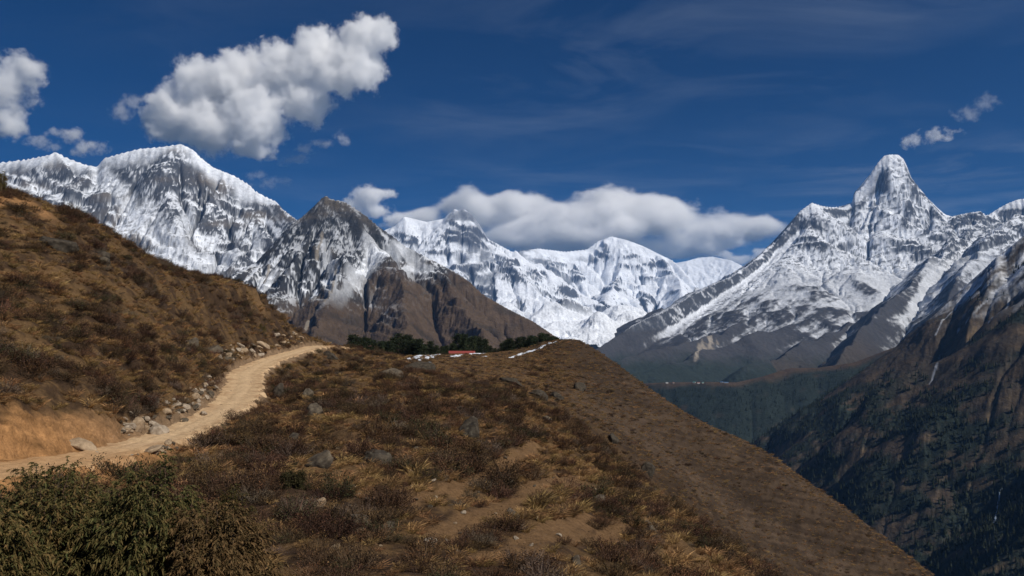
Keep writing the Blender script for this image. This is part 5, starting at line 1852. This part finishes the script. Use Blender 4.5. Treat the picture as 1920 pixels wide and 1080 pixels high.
cloud([(330, 215, 62, 62, 0), (390, 170, 70, 72, .01), (400, 240, 75, 55, -.01), (460, 150, 75, 62, 0), (470, 225, 80, 70, -.01), (540, 130, 70, 60, 0), (560, 190, 75, 55, .01), (600, 90, 62, 48, 0),
       (640, 130, 75, 60, -.005), (690, 65, 55, 42, 0), (690, 140, 45, 45, .01), (470, 275, 55, 25, 0)], 17000,
      "largest cloud, big bright cumulus hanging over the broad snow peak", 0.012, 600, 0.42, 0.09, 0.52, 0.10, 1, 0.0, 10, 0.73)
cloud([(10, 160, 62, 60, 0), (55, 125, 38, 30, 0), (-40, 200, 70, 70, 0), (12, 225, 40, 48, 0), (-60, 130, 60, 50, 0)], 17500,
      "white cloud cut off by the left edge of the picture", 0.009, 560, 0.5, 0.15, 0.75, 0.15, 2, 0.0, 10, 0.70)
cloud([(780, 408, 75, 26, 0), (880, 395, 80, 52, 0), (960, 400, 85, 48, 0), (930, 372, 70, 26, 0), (1050, 420, 100, 58, -.02), (1000, 440, 85, 40, -.02), (1130, 400, 95, 52, 0), (1150, 440, 100, 40, -.02), (1240, 415, 110, 52, 0),
       (1330, 425, 105, 44, 0), (1420, 430, 75, 30, .01), (1300, 455, 110, 28, 0), (1180, 462, 110, 26, 0), (1050, 468, 100, 24, 0), (950, 455, 70, 26, 0), (1040, 478, 100, 26, 0), (1160, 482, 110, 24, 0), (1270, 474, 70, 20, 0)], 36000,
      "long low white cloud lying along the top of the snow wall", 0.006, 2000, 0.36, 0.07, 0.60, 0.09, 3, 0.0, 10, 0.66, (0.6, 0.8, 1.15))
cloud([(1395, 486, 50, 15, 0), (1345, 478, 45, 12, 0), (1440, 480, 42, 16, 0)], 43000,
      "thin white cloud behind the rounded snow dome", 0.003, 1100, 0.36, 0.10, 0.4, 0.2, 4)
cloud([(690, 372, 36, 30, 0), (715, 362, 36, 12, 0), (665, 388, 28, 24, 0), (706, 398, 34, 22, 0), (745, 412, 40, 14, 0)], 21000,
      "small bright cloud rising behind the dark pointed mountain", 0.010, 480, 0.46, 0.08, 0.6, 0.15, 5, 0.0, 9, 0.7)
cloud([(1722, 266, 34, 16, 0), (1755, 252, 36, 14, 0), (1790, 246, 30, 9, 0)], 22000,
      "small bright wisp of cloud right above the tooth peak", 0.0055, 420, 0.75, 0.12, 0.9, 0.14, 6, 0.0, 9, 0.72)
cloud([(1815, 212, 32, 16, 0), (1858, 184, 34, 14, 0), (1838, 198, 26, 14, 0)], 22000,
      "faint pair of cloud puffs high up near the right edge", 0.0013, 420, 0.75, 0.12, 0.9, 0.14, 7, 0.0, 9, 0.72)
cloud([(125, 254, 34, 17, 0), (70, 262, 30, 15, 0), (165, 276, 40, 18, 0), (95, 275, 34, 12, 0)], 19000,
      "ragged low wisps of cloud above the left snow crest", 0.0045, 360, 0.75, 0.12, 0.9, 0.14, 8, 0.0, 9, 0.72)
cloud([(228, 210, 22, 22, 0), (248, 192, 18, 22, 0)], 18000,
      "faint slanting wisp just left of the biggest cloud", 0.0022, 330, 0.75, 0.12, 0.9, 0.14, 9, 0.0, 9, 0.72)
cloud([(600, 271, 28, 11, 0), (570, 278, 30, 11, 0), (545, 300, 34, 12, 0)], 18500,
      "thin wisp trailing below the right end of the biggest cloud", 0.003, 320, 0.75, 0.12, 0.9, 0.14, 10, 0.0, 9, 0.72)
cloud([(640, 257, 17, 14, 0), (648, 266, 12, 10, 0)], 18500,
      "tiny separate puff right of the trailing wisp", 0.003, 280, 0.7, 0.12, 0.9, 0.14, 11, 0.0, 9, 0.72)
cloud([(478, 328, 22, 10, 0), (512, 343, 34, 13, 0), (490, 348, 22, 9, 0)], 19000,
      "pale wisp of cloud against the right shoulder of the snow peak", 0.0022, 330, 0.75, 0.12, 0.9, 0.14, 12, 0.0, 9, 0.72)


def haze():
    me = bpy.data.meshes.new("haze")
    bm = bmesh.new()
    x0, x1, y0, y1, z0, z1 = -62000, 62000, -62000, 62000, -1300, 3330
    v = [bm.verts.new(p) for p in ((x0, y0, z0), (x1, y0, z0), (x1, y1, z0), (x0, y1, z0), (x0, y0, z1), (x1, y0, z1), (x1, y1, z1), (x0, y1, z1))]
    for f in ((3, 2, 1, 0), (4, 5, 6, 7), (0, 1, 5, 4), (1, 2, 6, 5), (2, 3, 7, 6), (3, 0, 4, 7)):
        bm.faces.new([v[i] for i in f])
    bm.to_mesh(me); bm.free()
    m, nt, out = new_mat("haze_air")
    pv = nt.nodes.new("ShaderNodeVolumePrincipled")
    pv.inputs["Color"].default_value = (0.25, 0.52, 1.0, 1)
    pv.inputs["Density"].default_value = 1.6e-5
    pv.inputs["Anisotropy"].default_value = 0.1
    nt.links.new(pv.outputs[0], out.inputs["Volume"])
    o = link("haze", me, m)
    tag(o, "thin blue air between the near hill and the far peaks", "haze", kind='stuff')


haze()
